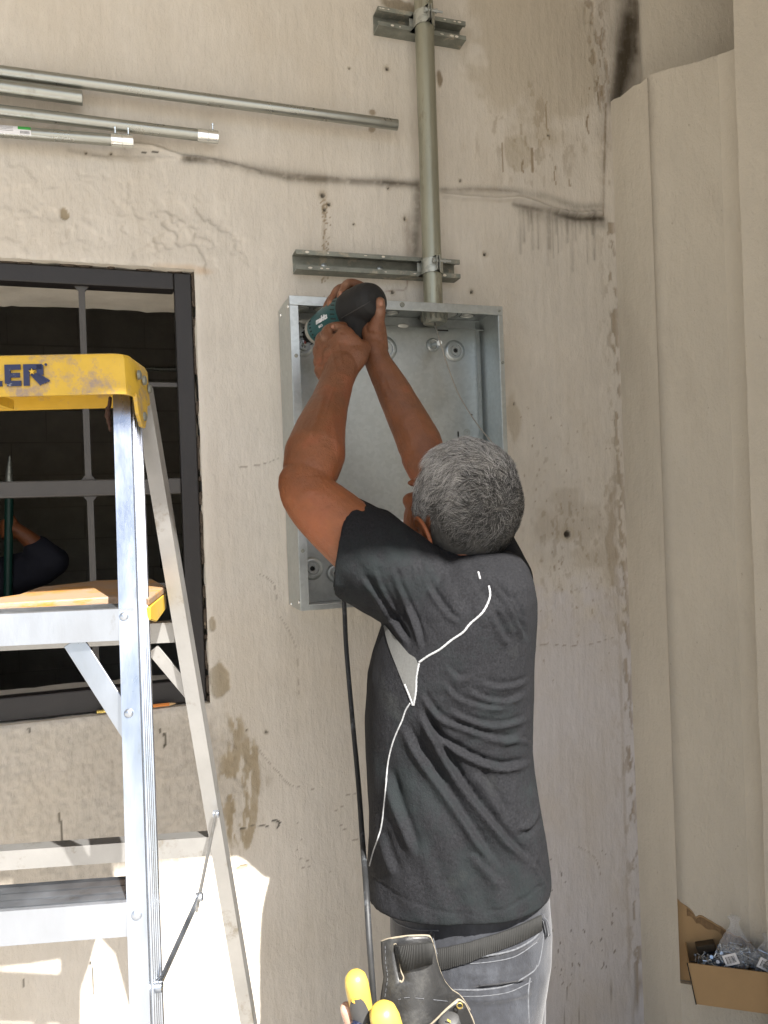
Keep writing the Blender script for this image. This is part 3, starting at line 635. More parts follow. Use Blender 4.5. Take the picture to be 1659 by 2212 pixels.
def clamp(v, label):
    k = (W(925, v, yv).z-A.z)/d.z; c = A+d*k; t = thing('pipe_clamp', label, 'clamp', c, 'clamps on the vertical conduit')
    for s in (-1, 1):
        m_ = MB(); r0 = rp+.0008; r1 = rp+.0030; z0, z1 = -.017, .017
        angs = [R(-100)+R(100+88)*i/14 for i in range(15)]   # from the wall round to the front
        pts_i = []; 
        for q in angs:
            dirv = V(s*math.cos(q), -math.sin(q), 0); pts_i.append(dirv)
        tail = [(V(s*.034, .040, 0)), ]
        inner = [p*r0 for p in pts_i]; outer = [p*r1 for p in pts_i]
        ear = [V(s*.0022, -rp-.016, 0), V(s*.0046, -rp-.016, 0)]
        prof = [V(s*.030, .022, 0), V(s*.0285, .022, 0)] 
        poly = [V(s*.026, .024, 0)]+inner[2:]+[V(s*.0022, -rp-.018, 0), V(s*.0046, -rp-.018, 0)]+outer[::-1][:-2]+[V(s*.0285, .024, 0)]
        m_.prism([c+p+d*z0 for p in poly], d*(z1-z0)); m_.build('strap', 'strut' if False else 'galvd', t, smooth=35)
    m_ = MB(); q = c+V(0, -rp-.010, .006); m_.lathe([(-.012, .005), (-.012, .0055), (-.007, .0055), (-.007, .0035), (.016, .0033), (.016, .0055), (.020, .0055)], q, V(1, 0, 0), 6); m_.tube([q, q+V(.034, 0, 0)], .0028, 10)
    m_.build('bolt', 'galv', t, smooth=40)
clamp(47, 'upper pipe clamp with a long bolt, on the channel at the top of the picture'); clamp(577, 'lower pipe clamp just above the metal panel')

# ================================================================== METAL PANEL
yb = -.130; th = .0022
bx0 = (W(623, 660, yb).x+W(651, 1305, yb).x)/2; bx1 = (W(1089, 700, yb).x+W(1099, 960, yb).x)/2-.004
bz1 = W(850, 650, yb).z; bz0 = W(700, 1316, yb).z
t = thing('electrical_panel_box', 'open empty galvanised electrical panel box mounted on the wall under the vertical conduit', 'panel box', ((bx0+bx1)/2, -.002, bz0))
PB = t; yk = -.004
fw = .0185
m_ = MB(); m_.bx(bx0+.003, bx1-.003, yk-.003, yk, bz0+.003, bz1-.003); back = m_.build('back_panel', 'galv', t)
m_ = MB(); m_.bx(bx0, bx0+th, yb, yk+.002, bz0, bz1); m_.build('side_panel', 'galvd' if False else 'galv', t, bevel=.0006, label='outer left side of the panel box with rivets')
m_ = MB(); m_.bx(bx1-th, bx1, yb, yk+.002, bz0, bz1); m_.build('side_panel', 'galv', t, bevel=.0006)
m_ = MB(); m_.bx(bx0+th+.0002, bx1-th-.0002, yb, yk+.002, bz1-th, bz1); m_.build('top_panel', 'galv', t)
m_ = MB(); m_.bx(bx0+th+.0002, bx1-th-.0002, yb, yk+.002, bz0, bz0+th); m_.build('bottom_panel', 'galv', t)
def flange(x0, x1, z0, z1, nm):
    m_ = MB(); m_.bx(x0, x1, yb-.0025, yb-.0003, z0, z1); return m_.build(nm, 'galv', t, bevel=.0008)
flange(bx0, bx0+fw, bz0, bz1-.021, 'front_flange'); flange(bx1-.012, bx1, bz0, bz1-.021, 'front_flange')
flange(bx0, bx1, bz1-.0205, bz1, 'front_flange'); flange(bx0+fw+.0003, bx1-.0123, bz0, bz0+.012, 'front_flange')
for x in (bx0+fw-.001, bx1-.0125):
    m_ = MB(); m_.bx(x, x+.0015, yb-.0003, yb+.012, bz0+.02, bz1-.022); m_.build('flange_lip', 'galv', t)
m_ = MB()
# inner liner strips and rear corner ridge
xr1 = W(1034, 800, yk-.01).x
m_.ob(V((xr1+bx1)/2-.006, yk-.012, (bz0+bz1)/2), V((bx1-xr1)/2-.003, -.006, 0), V(.0004, .0007, 0), V(0, 0, (bz1-bz0)/2-.01)); m_.build('corner_ridge', 'galv', t)
m_ = MB(); m_.ob(V((bx0+bx1)/2, yk-.018, bz1-.030), V((bx1-bx0)/2-.004, 0, 0), V(0, -.014, -.004)*1.0, V(0, .0006, .002)); m_.build('top_ridge', 'galv', t)
def boss(u, v, r_, bolt=False, ringonly=False):
    c = W(u, v, yk-.004); k = r_*mm*.97; ax = V(0, -1, 0)
    m_ = MB(); m_.lathe([(0, k*1.35), (.0015, k*1.30), (.004, k*1.12), (.005, k*1.0), (.0045, k*.85), (.002, k*.8), (.002, k*.62), (.0065, k*.56), (.0065, k*.30), (.001, k*.28)], c, ax, 36, False)
    b = m_.build('embossed_boss', 'galv', t, smooth=40)
    m_ = MB(); m_.lathe([(.0, k*.27), (.0012, k*.27)], c, ax, 14); m_.build('boss_hole', 'dark', b)
    if bolt:
        m_ = MB(); e = W(949, 741, yb+.045); m_.tube([c, e], .0042, 14); m_.lathe([(0, .0062), (.003, .0062)], e, (e-c), 16); m_.build('standoff', 'galv', b, smooth=40)
for a_ in [(655, 748, 17), (832, 753, 21), (935, 745, 12, True), (982, 758, 19), (674, 1228, 19), (724, 1238, 15), (940, 1228, 16), (1000, 1228, 15)]: boss(*a_)
def oval(c, ax_, ay_, nm, mt, h):
    m_ = MB(); n = ax_.cross(ay_).normalized(); n = n if n.z < 0 else n; m_.loft([[c+ax_*s*math.cos(q)+ay_*s*math.sin(q)+V(0, 0, -hh) for q in [2*math.pi*k/28 for k in range(28)]] for s, hh in ((1, 0), (.97, h), (.85, h), (.82, h*.3))]); return m_.build(nm, mt, t, smooth=40)
ztop = bz1-th-.0002
for x_, y_, r_ in [(.045, -.046, .017), (.092, -.046, .017), (.138, -.046, .015), (.200, -.046, .030), (.262, -.044, .014), (.390, -.046, .032), (.452, -.046, .016)]:
    oval(V(bx0+x_, y_, ztop), V(r_, 0, 0), V(0, r_*.95, 0), 'knockout', 'knock', .0020)
    m_ = MB(); 
    for rr in (r_*1.08, r_*1.35 if r_ > .024 else r_*1.081): m_.loft([[V(bx0+x_, y_, ztop-.0004)+V(math.cos(q)*s, math.sin(q)*s, 0) for q in [2*math.pi*k/32 for k in range(32)]] for s in (rr, rr+.0012)], False)
    m_.build('knockout_groove', 'dark', t)
for x_ in (.052, .098, .150, .290):
    c = V(bx0+x_, yk-.034, bz1-.031); m_ = MB(); m_.ell(c, V(.014, 0, 0), V(0, .0016, 0), V(0, -.001, .0055), 20, 8); m_.build('knockout', 'knock', t, smooth=True)
for x_ in (.235, .395):
    m_ = MB(); m_.bx(bx0+x_-.014, bx0+x_+.014, yk-.026, yk-.0245, bz1-.038, bz1-.032); m_.build('slot', 'dark', t, bevel=.002)
# bushing of the conduit inside the box
c = V(W(938, 690, yv).x, yv, 0); m_ = MB(); bc = V(A.x+.001, A.y, bz1-th-.0004)
m_.lathe([(0, rp*1.32), (.004, rp*1.34), (.010, rp*1.28), (.024, rp*1.24), (.027, rp*1.15), (.027, rp*.95), (.010, rp*.9)], bc, V(0, 0, -1), 40, False)
for q in range(14): m_.ob(bc+V(math.cos(q*.449)*rp*1.3, math.sin(q*.449)*rp*1.3, -.012), V(.0018, 0, 0), V(0, .0018, 0), V(0, 0, .009))
m_.lathe([(.0262, rp*.96), (.0264, .0001)], bc, V(0, 0, -1), 24, False)
vc = [o for o in bpy.data.objects if o.name == 'vertical_conduit'][0]
m_.build('bushing', 'strut', vc, smooth=40)
for (u, v) in [(613, 662), (596, 680), (633, 1301), (620, 1305)]:
    x = bx0-.0005; r = W(u, v, yb).x
    yy = yb+.012 if u in (613, 633) else yb+.10; zz = W(u, v, yy).z
    m_ = MB(); m_.lathe([(0, .0045), (.0015, .0042), (.0025, .002)], V(x, yy, zz), V(-1, 0, 0), 14); m_.build('rivet', 'zinc', t, smooth=40)
for (u, v, r_) in [(640, 768, .0042), (654, 1190, .0042), (869, 658, .0060), (1086, 783, .0036), (1079, 672, .003)]:
    c = W(u, v, yb-.003); m_ = MB(); m_.lathe([(-.0005, r_), (.0016, r_*.9), (.002, r_*.4)], c, V(0, -1, 0), 12); m_.build('flange_screw', 'strut', t, smooth=40)
for (u, v, s) in [(1019, 896, .0022), (755, 840, .0012), (1067, 1090, .002)]:
    c = W(u, v, yk-.0035); m_ = MB(); m_.lathe([(0, s), (.0005, s)], c, V(0, -1, 0), 12); m_.build('small_hole', 'dark', t)
c = W(990, 940, yk-.004); m_ = MB(); m_.ob(c, V(.0015, 0, 0), V(0, .001, 0), V(0, 0, .009)); m_.build('slot', 'dark', t)
c = W(1009, 934, yk-.004); m_ = MB(); m_.lathe([(0, .0085), (.0008, .0082), (.0008, .0075), (0, .0072)], c, V(0, -1, 0), 24, False); m_.ob(c+V(0, -.0006, .002), V(.004, 0, 0), V(0, .0004, 0), V(0, 0, .0006)); m_.ob(c+V(0, -.0006, -.001), V(.0006, 0, 0), V(0, .0004, 0), V(0, 0, .0036)); m_.build('stamped_mark', 'galvd', t)
pa_, pb_ = W(812, 1125, yk-.0035), W(920, 1195, yk-.0035); m_ = MB(); m_.bx(pa_.x, pb_.x, yk-.0042, yk-.0034, pb_.z, pa_.z); pl_ = m_.build('paper_label', 'paper', t)
m_ = MB()
for i in range(9):
    z = pa_.z-.006-i*.0068; 
    for j in range(5):
        x = pa_.x+.004+j*.022; m_.bx(x, x+random.uniform(.006, .016), yk-.0046, yk-.0043, z-.0006, z+.0006)
m_.build('label_print', 'ink', pl_)

# fish tape hanging out of the conduit
wpts = [W(938, 688, yv), W(944, 715, -.085), W(962, 775, -.09), W(990, 850, -.08), W(1030, 915, -.075), W(1070, 965, -.09), W(1092, 1000, -.10), W(1098, 1060, -.11), W(1090, 1140, -.12)]
wpts = [V(A.x, yv, bz1+.05)]+wpts
tag(MB().tube(smooth_path(wpts, None, 8), .0013, 8).build('pull_wire', 'wire', smooth=True), 'thin bare pull wire hanging from the conduit opening across the inside of the metal panel', 'wire')

# ================================================================== STEPLADDER
ay_ = R(4.5); e1 = math.cos(ay_)*LR+math.sin(ay_)*FW; e2 = math.cos(ay_)*FW-math.sin(ay_)*LR
O = Q(281, 850, .90)
def Lp(a, b, c): return O+e1*a+e2*b+UP*c
LT = thing('stepladder', 'paint-stained aluminium stepladder with yellow plastic top, standing in front of the window', 'ladder', V(O.x-.25, O.y+.15, 0))
CW = -.50; ch = .0495; cdp = .115
m_ = MB()
# top cap: one shell with open bottom; plan outline with rounded corners, skirt tapering outwards
def capring(off, z, tong=0):
    pl_ = [(CW, 0), (-.014, 0), (-.005, .003), (0, .012), (.002, cdp-.02), (-.006, cdp-.004), (-.018, cdp), (CW, cdp)]
    out = []
    for a, b in pl_:
        ca = (a-CW/2); cb = b-cdp/2
        out.append(Lp(a+(off if ca > 0 else -off), b+(off if cb > 0 else -off), z))
    return out
def capwall(i0, i1, z0): pass
outer = [capring(-.010, ch), capring(-.004, ch-.002), capring(-.0015, ch-.008), capring(0, .0)]
inner = [capring(-.004, .0), capring(-.006, ch-.006)]
m_.loft(outer+inner, True)
m_.build('top_cap', 'yel', LT, smooth=35)
m_ = MB(); tg = [Lp(.0022, .022, .004), Lp(.0026, .030, -.020), Lp(.003, .045, -.034), Lp(.003, .060, -.034), Lp(.003, .074, -.018), Lp(.0025, .080, .004)]
m_.prism(tg, -e1*.005); m_.build('cap_tongue', 'yel', LT, bevel=.0012)
m_ = MB(); m_.ob(Lp(-.17, .05, .004), e1*.003, e2*.042, UP*.006); m_.build('cap_rib', 'yel', LT)
for b, c in ((.035, .028), (.062, .026), (.055, -.020), (.090, .020)):
    m_ = MB(); m_.lathe([(-.001, .006), (.002, .0055), (.003, .003)], Lp(.0030, b, c), e1, 14); m_.build('cap_rivet', 'strut', LT, smooth=40)
# lettering on the cap front
def letter(a0, z0, rects):
    mb = MB()
    for x0, x1, y0_, y1_ in rects: mb.ob(Lp(a0+(x0+x1)/2, -.0012, z0+(y0_+y1_)/2), e1*((x1-x0)/2), e2*.0006, UP*((y1_-y0_)/2))
    return mb
hz = .0250; z0 = .0115; sw = .0066
Er = [(0, sw, 0.003, hz), (sw, .0182, .0, .0062), (.0022, sw, 0, .003), (sw, .0170, .0098, .0152), (sw, .0180, hz-.0062, hz)]
Lr_ = [(0, sw, 0, hz), (sw, .0185, 0, .0062)]
Rr = [(0, sw, 0, hz), (sw, .0210, hz-.0062, hz), (.0150, .0225, .0125, hz-.001)]
ca = Lp(-.1405, 0, 0)
def build_letters():
    mb = letter(-.1405, z0, Er); mb.build('letter', 'navy', LT)
    mb = letter(-.1195, z0, Rr)
    for k in range(4): # striped leg with a star above it
        a0 = -.1195+.0062+k*.0030; p0 = Lp(a0+.001, -.0018, z0+.0150-k*.0006); p1 = Lp(a0+.0135, -.0018, z0+.001+k*.0012); n_ = e1*.0010+UP*.0010
        mb.prism([p0-n_, p0+n_, p1+n_*1.1, p1-n_*1.1], e2*.0008)
    mb.build('letter', 'navy', LT)
    st_ = [Lp(-.1095+(.0040 if i % 2 == 0 else .0016)*math.sin(i*math.pi/5), -.0030, z0+.0160+(.0040 if i % 2 == 0 else .0016)*math.cos(i*math.pi/5)) for i in range(10)]
    m2 = MB(); m2.prism(st_, e2*.001); m2.build('star', 'yel', LT)
    for a0 in (-.1620, -.1835): letter(a0, z0, Lr_).build('letter', 'navy', LT)
    letter(-.205, z0, Er).build('letter', 'navy', LT)
    mb = letter(-.2290, z0, [(0, sw, 0, hz)]); p = [Lp(-.2290+sw, -.0018, z0+.010), Lp(-.2290+sw, -.0018, z0+.016), Lp(-.2290+.0125, -.0018, z0+hz), Lp(-.2290+.0205, -.0018, z0+hz), Lp(-.2290+.0125, -.0018, z0+.013), Lp(-.2290+.0215, -.0018, z0), Lp(-.2290+.0130, -.0018, z0)]
    mb.prism(p, e2*.0012); mb.build('letter', 'navy', LT)
build_letters()
m_ = MB(); c = Lp(-.0938, -.0016, z0+hz-.001); m_.lathe([(0, .0016), (.0006, .0016)], c, -e2, 16); m_.build('registered_mark', 'navy', LT)
# rails
def to_floor(A, B):
    d_ = (B-A).normalized(); return A+d_*((.012-A.z)/d_.z), d_
def rail(A, B, wf, dp, s, nm, mt, ridges=True):       # A top corner (front, outer), C-channel open inwards
    Bf, d_ = to_floor(A, B); L = (Bf-A).length; t_ = .0022
    prof = [(0, 0), (-wf, 0), (-wf, t_), (-t_, t_), (-t_, dp-t_), (-wf, dp-t_), (-wf, dp), (0, dp)]
    if ridges:
        rid = []
        for q in (.80, .64, .50, .36, .20): rid += [(0, dp*(q+.035)), (.0016, dp*(q+.025)), (.0016, dp*(q-.025)), (0, dp*(q-.035))]
        prof += rid
    mb = MB(); mb.loft([[A+d_*L*k/40+e1*(p*s)+e2*q for p, q in prof] for k in range(41)]); 
    if s > 0 and ridges:
        for q in (.3, .62): pass
    r_ = mb.build(nm, mt, LT); 
    mb = MB(); mb.ob(Bf+e1*(-wf/2*s)+e2*dp/2, e1*(wf/2+.004), e2*(dp/2+.004), UP*.010); mb.build('rubber_foot', 'rubber', r_, bevel=.002)
    return d_
fA = Q(281, 856, .935); fB = Q(325, 2212, .785); fd_ = rail(fA+(fA-fB).normalized()*.02, fB, .0205, .062, 1, 'front_rail', 'alu')
wtop = .455
def mir(p): # mirror a point in the ladder's middle plane
    r = p-O; a = r.dot(e1); return p-e1*(2*(a+wtop/2+.014)) 
fA2, fB2 = mir(fA), mir(fB); rail(fA2+(fA2-fB2).normalized()*.02, fB2, .0205, .062, -1, 'front_rail', 'alu')
rA = Q(327, 880, 1.005); rB = Q(548, 2212, 1.19)
rail(rA+(rA-rB).normalized()*.03, rB, .020, .032, 1, 'rear_rail', 'alud', False); rA2, rB2 = mir(rA), mir(rB); rail(rA2+(rA2-rB2).normalized()*.03, rB2, .020, .032, -1, 'rear_rail', 'alud', False)
def on_line(A, B, z): d_ = (B-A); return A+d_*((z-A.z)/d_.z)
# steps
def step(vf, uu, nm='step', hgt=.036, dp=.062):
    pr = None
    z = None
    # find the height whose front edge shows at row vf near position uu
    lo_, hi_ = .1, fA.z
    for _ in range(40):
        z = (lo_+hi_)/2; p = on_line(fA, fB, z); a_ = p-e1*.03
        vv_ = proj([a_-e1*0])[1][0]
        if vv_ < vf: hi_ = z
        else: lo_ = z
    pr = on_line(fA, fB, z); pl_ = mir(pr); L = (pr-pl_).length-.005
    c0 = pl_+e1*.0025
    prof = [(0.0005, -hgt), (0.0005, 0), (.004, .0012), (.010, 0), (.020, .0008), (.026, -.0006), (.036, .0008), (.042, -.0006), (.052, .0008), (dp, 0), (dp, -hgt*.8), (dp-.002, -hgt*.8), (dp-.002, -.003), (.0027, -.003), (.0027, -hgt)]
    mb = MB(); mb.loft([[c0+e1*L*k+e2*(q-.0012)+UP*h_ for q, h_ in prof] for k in (0, .25, .5, .75, 1)]); s_ = mb.build(nm, 'alu', LT); return pr, z, s_
zst = []
for vf, uu in ((1316, 250), (1950, 280)): p_, z_, s_ = step(vf, uu); zst.append(z_)
dz_ = zst[0]-zst[1]
for k in (1, 2):
    z_ = zst[1]-dz_*k
    if z_ > .05: pr = on_line(fA, fB, z_); step(proj([pr-e1*.03])[1][0], 250)
def rivet(u, v, d_, r_, nm='rivet', mt='alu'):
    c = Q(u, v, d_); m_ = MB(); m_.lathe([(-.002, r_), (.0006, r_), (.0022, r_*.75), (.003, r_*.3)], c, -e2, 18); m_.build(nm, mt, LT, smooth=40)
def rail_d(v, A=fA, B=fB, du=0): # depth of the front rail at a row
    best = None
    for k in range(400):
        p = A+(B-A)*(k/400*1.05); q = proj([p]); 
        if best is None or abs(q[1][0]-v) < best[0]: best = (abs(q[1][0]-v), q[2][0])
    return best[1]
rivet(268, 1332, rail_d(1332)-.001, .0052); rivet(278, 1541, rail_d(1541)-.001, .0052); rivet(295, 1977, rail_d(1977)-.001, .0055)
rivet(128, 1340, rail_d(1330)-.002, .0052)
# braces
def flat(pts, w_, t_, nm, mt, nrm=None):
    mb = MB(); 
    for i in range(len(pts)-1):
        A, B = pts[i], pts[i+1]; d_ = (B-A).normalized(); s_ = d_.cross(nrm or e2).normalized(); n_ = (nrm or e2).normalized(); mb.ob((A+B)/2, d_*((B-A).length/2), s_*w_/2, n_*t_/2)
    return mb.build(nm, mt, LT, bevel=.0006)
flat([Q(158, 1384, .885), Q(290, 1590, .875)], .024, .003, 'step_brace', 'alu')
flat([Q(330, 1402, 1.085), Q(412, 1500, 1.10)], .018, .003, 'rear_brace', 'alud')
for (u, v, uu, d_) in ((377, 1366, 0, 1.083), (478, 1826, 0, 1.135)):
    c = Q(u, v, d_); L = .44 if v < 1500 else .56
    mb = MB(); mb.ob(c-e1*L/2, e1*L/2, e2*.0012, UP*.014); mb.ob(c-e1*L/2+e2*.012+UP*.013, e1*(L/2-.0005), e2*.0108, UP*.0009); mb.build('rear_rung', 'alud', LT)
    flat([c-e1*.012+V(0, 0, .0), c-e1*.012-UP*.30+e1*.02], .001, .001, 'hairline', 'alud') if False else None
# diagonal rear leg piece between the rear rungs
A_, B_ = Q(345, 1385, 1.086), Q(400, 1390, 1.086)
# pail shelf
shz = Q(250, 1289, .955).z
def sh(u, v):     # point on the shelf plane
    r = FW+RX*((u-CU)/FPX)+RY*(-(v-CV)/FPX); return CAM+r*((shz-CAM.z)/r.z)
S0 = Lp(.015, .075, 0); fr = [sh(-40, 1305), sh(120, 1296), sh(250, 1288), sh(322, 1292), sh(357, 1266), sh(328, 1250), sh(210, 1254), sh(84, 1268), sh(40, 1284), sh(-40, 1296)]
mb = MB(); mb.prism([p-UP*.010 for p in fr], UP*.010); mb.build('pail_shelf', 'yeltray', LT, bevel=.002)
q0, q1 = sh(324, 1292), sh(358, 1265); mb = MB(); mb.prism([q0-UP*.0105, q1-UP*.0105, q1-UP*.032, q1*.35+q0*.65-UP*.036, q0-UP*.026], -e1*.004); mb.build('shelf_end', 'yel', LT, bevel=.001)
# spreader: two hinged bars
a0, a1, a2 = Q(342, 2132, .812), Q(430, 1938, .95), Q(467, 1758, 1.105)
mb = MB(); s_ = UP
mb.tube([a0+(a1-a0)*k/5 for k in range(6)], .0058, 10, True, .35, e1); mb.build('spreader', 'alu', LT, smooth=50)
mb = MB(); mb.tube([a1-(a2-a1)*.12+(a2-a1)*1.12*k/5 for k in range(6)], .0055, 10, True, .35, e1); mb.build('spreader', 'alud', LT, smooth=50)
for p in (a0, a1, a2): mb = MB(); mb.lathe([(-.004, .0055), (.004, .0055), (.005, .003)], p, e1, 14); mb.build('spreader_pin', 'alu', LT, smooth=40)
mb = MB()
for i in range(44):
    k = i/43; p = Q(238-9*math.sin(k*3.1)**2*random.uniform(.2, 1), 862+64*k, .945); mb.ell(p, e1*random.uniform(.0010, .0026), e2*.004, UP*random.uniform(.002, .005), 9, 7)
me = remesh(mb, .0012, 2); 
for v_ in me.vertices: v_.co -= WLOC[LT.name]
link('rusty_crust', me, 'rust', LT, smooth=True)

# ================================================================== CARDBOARD BOX WITH SCREWS
F0 = P1+dg2*.030+V(0, 0, zl+.002)-inn*.080; bl = .30; bh = .094; bd = .088
iw = inn.normalized(); t = thing('cardboard_box', 'torn open brown cardboard box of screws on the ledge at the lower right', 'cardboard box', F0)
lean = -dg2*.016+iw*.004
def face(p0, a, b, n_, nm='side', mt='card', th_=.003): 
    mb = MB(); mb.prism([p0, p0+a, p0+a+b, p0+b], n_*th_); return mb.build(nm, mt, t, bevel=.0006)
up_ = UP*bh+lean
face(F0, dg2*bl, up_, iw, 'front_panel'); face(F0+iw*.0032, iw*bd, up_+UP*.002, dg2, 'side_panel'); face(F0+dg2*(bl-.003)+iw*.0032, iw*bd, up_, dg2, 'side_panel')
face(F0+dg2*.0035+iw*.0035, dg2*(bl-.008), iw*(bd-.004), UP, 'bottom')
Bk = F0+iw*(bd+.0035); n = 46; tp = []
for i in range(n+1):
    k = i/n; h_ = .200-.100*min(1, k*1.6)**.8+.016*(float(fbm(k*9, 1, o=3, s=5))-.5)+.006*(float(vnoise(k*60, 1, s=6))-.5) - (.014*math.exp(-((k-.13)/.03)**2))
    tp.append((k, max(h_, .10)))
mb = MB(); mb.prism([Bk-dg2*.03, Bk+dg2*bl]+[Bk+dg2*(bl*k-.03*(1-k))+UP*h_ for k, h_ in tp[::-1]], iw*.003); mb.build('torn_back_flap', 'card', t)
mb = MB(); pts = []
mb.prism([Bk+dg2*(bl*k-.03*(1-k))+UP*(h_-.004)-iw*.0006 for k, h_ in tp[3:32]]+[Bk+dg2*(bl*k-.03*(1-k))+UP*(h_-.020-.006*math.sin(k*40))-iw*.0006 for k, h_ in tp[3:32][::-1]], -iw*.0012); mb.build('torn_fluting', 'carde', t)
mb = MB(); mb.ob(F0-iw*.0005+up_*.5-dg2*.001, dg2*.0012, iw*.0015, up_*.5); mb.build('open_corner_gap', 'dark', t)
def bagmesh(c, rx, ry, rz, top, seed):
    mb = MB(); rings = []
    for i in range(26):
        k = i/25; rr = math.sin(min(1, k/.38)*math.pi/2)**.6 if k < .38 else (1-.80*sstep(.38, .92, k)) if k < .92 else .20+.10*(k-.92)/.08
        ctr = c+UP*(-rz*.5+k*(rz*.5+top)); ring = []
        for j in range(40):
            q = 2*math.pi*j/40; n_ = 1+.42*(float(fbm(math.cos(q)*1.6+seed, math.sin(q)*1.6, k*5, 4, seed))-.5)*(1 if k > .2 else .5)+.22*math.sin(q*5+seed+k*3)*k
            ring.append(ctr+(dg2*rx*math.cos(q)+iw*ry*math.sin(q))*float(rr)*n_)
        rings.append(ring)
    mb.loft(rings); return mb
def screws(c, n_, sx, sy, sz, parent, seed):
    r_ = random.Random(seed); mb = MB()
    for i in range(n_):
        p = c+dg2*r_.gauss(0, sx)+iw*r_.gauss(0, sy)+UP*r_.uniform(-sz, sz); d_ = V(r_.gauss(0, 1), r_.gauss(0, 1), r_.gauss(0, .5)).normalized(); L = r_.uniform(.018, .03)
        mb.lathe([(0, .0042), (.002, .0040), (.0022, .0018), (L, .0017), (L+.003, .0003)], p-d_*L/2, d_, 7)
    o = mb.build('screw_pile', 'screw', parent); o['kind'] = 'stuff'; return o
for (a, b, h_, rx, top, lab, sd) in ((.095, .044, .104, .042, .105, 'clear bag of screws with a tall twisted neck, in the middle of the cardboard box', 1), (.170, .046, .100, .044, .075, 'clear plastic bag of screws at the right end of the cardboard box', 2), (.042, .040, .078, .030, .030, 'small crumpled bag of screws in the left corner of the cardboard box', 3)):
    c = F0+dg2*a+iw*b+UP*(h_-.012); bt = thing('screw_bag', lab, 'bag', c, 'bags of screws in the cardboard box')
    bagmesh(c, rx, .030, .060, top, sd).build('plastic_film', 'bag', bt, smooth=True); screws(c+UP*.008, 100, .018, .010, .022, bt, sd)
    if sd < 3:
        q = c-iw*.028+UP*(.016)+dg2*(-.014 if sd == 1 else -.014); ax = (dg2*.9+UP*(.35 if sd == 1 else -.4)).normalized(); bz_ = ax.cross(iw).normalized(); bz_ = bz_ if bz_.z > 0 else -bz_
        m2 = MB(); m2.ob(q, ax*.016, bz_*.013, iw*.0003); pb_ = m2.build('paper_tag', 'paper', bt)
        m2 = MB()
        for k in range(9): m2.ob(q-iw*.0006+ax*(-.010+.0024*k), ax*(.0004 if k % 3 else .0008), bz_*.008, iw*.0001)
        m2.build('barcode', 'ink', bt); 
sb = thing('spacer_block', 'small dark brown box standing in the back left corner of the cardboard box', 'box', F0+dg2*.03+iw*.085+UP*.01)
mb = MB(); mb.ob(F0+dg2*.040+iw*.080+UP*.068, (dg2*.9+UP*.25).normalized()*.022, iw*.012, (UP*.9-dg2*.25).normalized()*.040); mb.build('block', 'wood' if False else 'boot', sb, bevel=.001)
mb = MB(); mb.ob(F0+dg2*.040+iw*.067+UP*.090, (dg2*.9+UP*.25).normalized()*.016, iw*.0008, (UP*.9-dg2*.25).normalized()*.003); mb.build('slot', 'dark', sb)

# ================================================================== DRILL
Dr = Q(797, 652, 1.50); Df = Q(684, 716, 1.655); da = (Df-Dr).normalized(); DL = (Df-Dr).length
t = thing('power_drill', 'teal and black corded power drill held up in the top left of the panel box', 'drill', Dr); DT = t
hdir = Q(772, 742, 1.530)-Q(800, 668, 1.50); hdir = (hdir-da*hdir.dot(da)*.3).normalized()
a_, b_ = frame_of(da, hdir)
def dring(h_, r_, k=1.0): return (h_, r_)
mb = MB(); mb.lathe([(.030, .030), (.034, .0385), (.05, .0400), (.09, .0395), (.12, .0375), (DL-.04, .0345), (DL-.018, .0315), (DL-.008, .0285)], Dr, da, 40); mb.build('motor_housing', 'teal', t, smooth=50)
mb = MB(); mb.lathe([(-.026, .006), (-.024, .020), (-.017, .0315), (-.004, .0375), (.012, .0400), (.030, .0408), (.046, .0418), (.060, .0405)], Dr, da, 40)
for q_ in (.0, .6): mb.ell(Dr+da*(.052)+hdir*(.012-.03*q_)-FW*.016, da*.018, hdir*.016, FW*.024)
hb = [Dr+da*.014+hdir*.005, Dr+da*.020+hdir*.035, Dr+da*.016+hdir*.065, Dr+hdir*.092+da*.010]
mb.blob(hb, [.034, .030, .024, .019], 24); 
me = remesh(mb, .0018, 4, 'grip'); off = WLOC[t.name]
for v_ in me.vertices: v_.co -= off
link('rubber_grip', me, 'rubber', t, smooth=True)
mb = MB(); vv_ = (CAM-Dr).normalized(); vv_ = (vv_-da*vv_.dot(da)-hdir*vv_.dot(hdir)*.5).normalized()
mb.tube([Dr+da*h+vv_*(r_+.0003) for h, r_ in ((-.0245, .018), (-.017, .0318), (-.004, .0378), (.012, .0402), (.030, .0410), (.046, .0420))], .0009, 8); mb.build('mould_seam', 'seamr', t, smooth=True)
mb = MB(); mb.lathe([(DL-.0082, .0290), (DL-.006, .0300), (DL+.002, .0290), (DL+.005, .0250)], Dr, da, 40); mb.build('gear_ring', 'ring', t, smooth=40)
mb = MB(); mb.lathe([(DL+.004, .024), (DL+.007, .0235), (DL+.020, .020), (DL+.030, .0165), (DL+.042, .010), (DL+.045, .006)], Dr, da, 28)
for k in range(12): q = k*math.pi/6; mb.ob(Dr+da*(DL+.016)+(a_*math.cos(q)+b_*math.sin(q))*.0215, da*.009, a_*.0011, b_*.0011)
mb.build('chuck', 'rubber', t, smooth=40)
tipd = W(656, 748, yk-.020); bit0 = Dr+da*(DL+.043)
bd_ = (tipd-bit0)
mb = MB(); mb.tube([bit0, bit0+bd_*.55], .0032, 10); mb.build('bit', 'red', t, smooth=40)
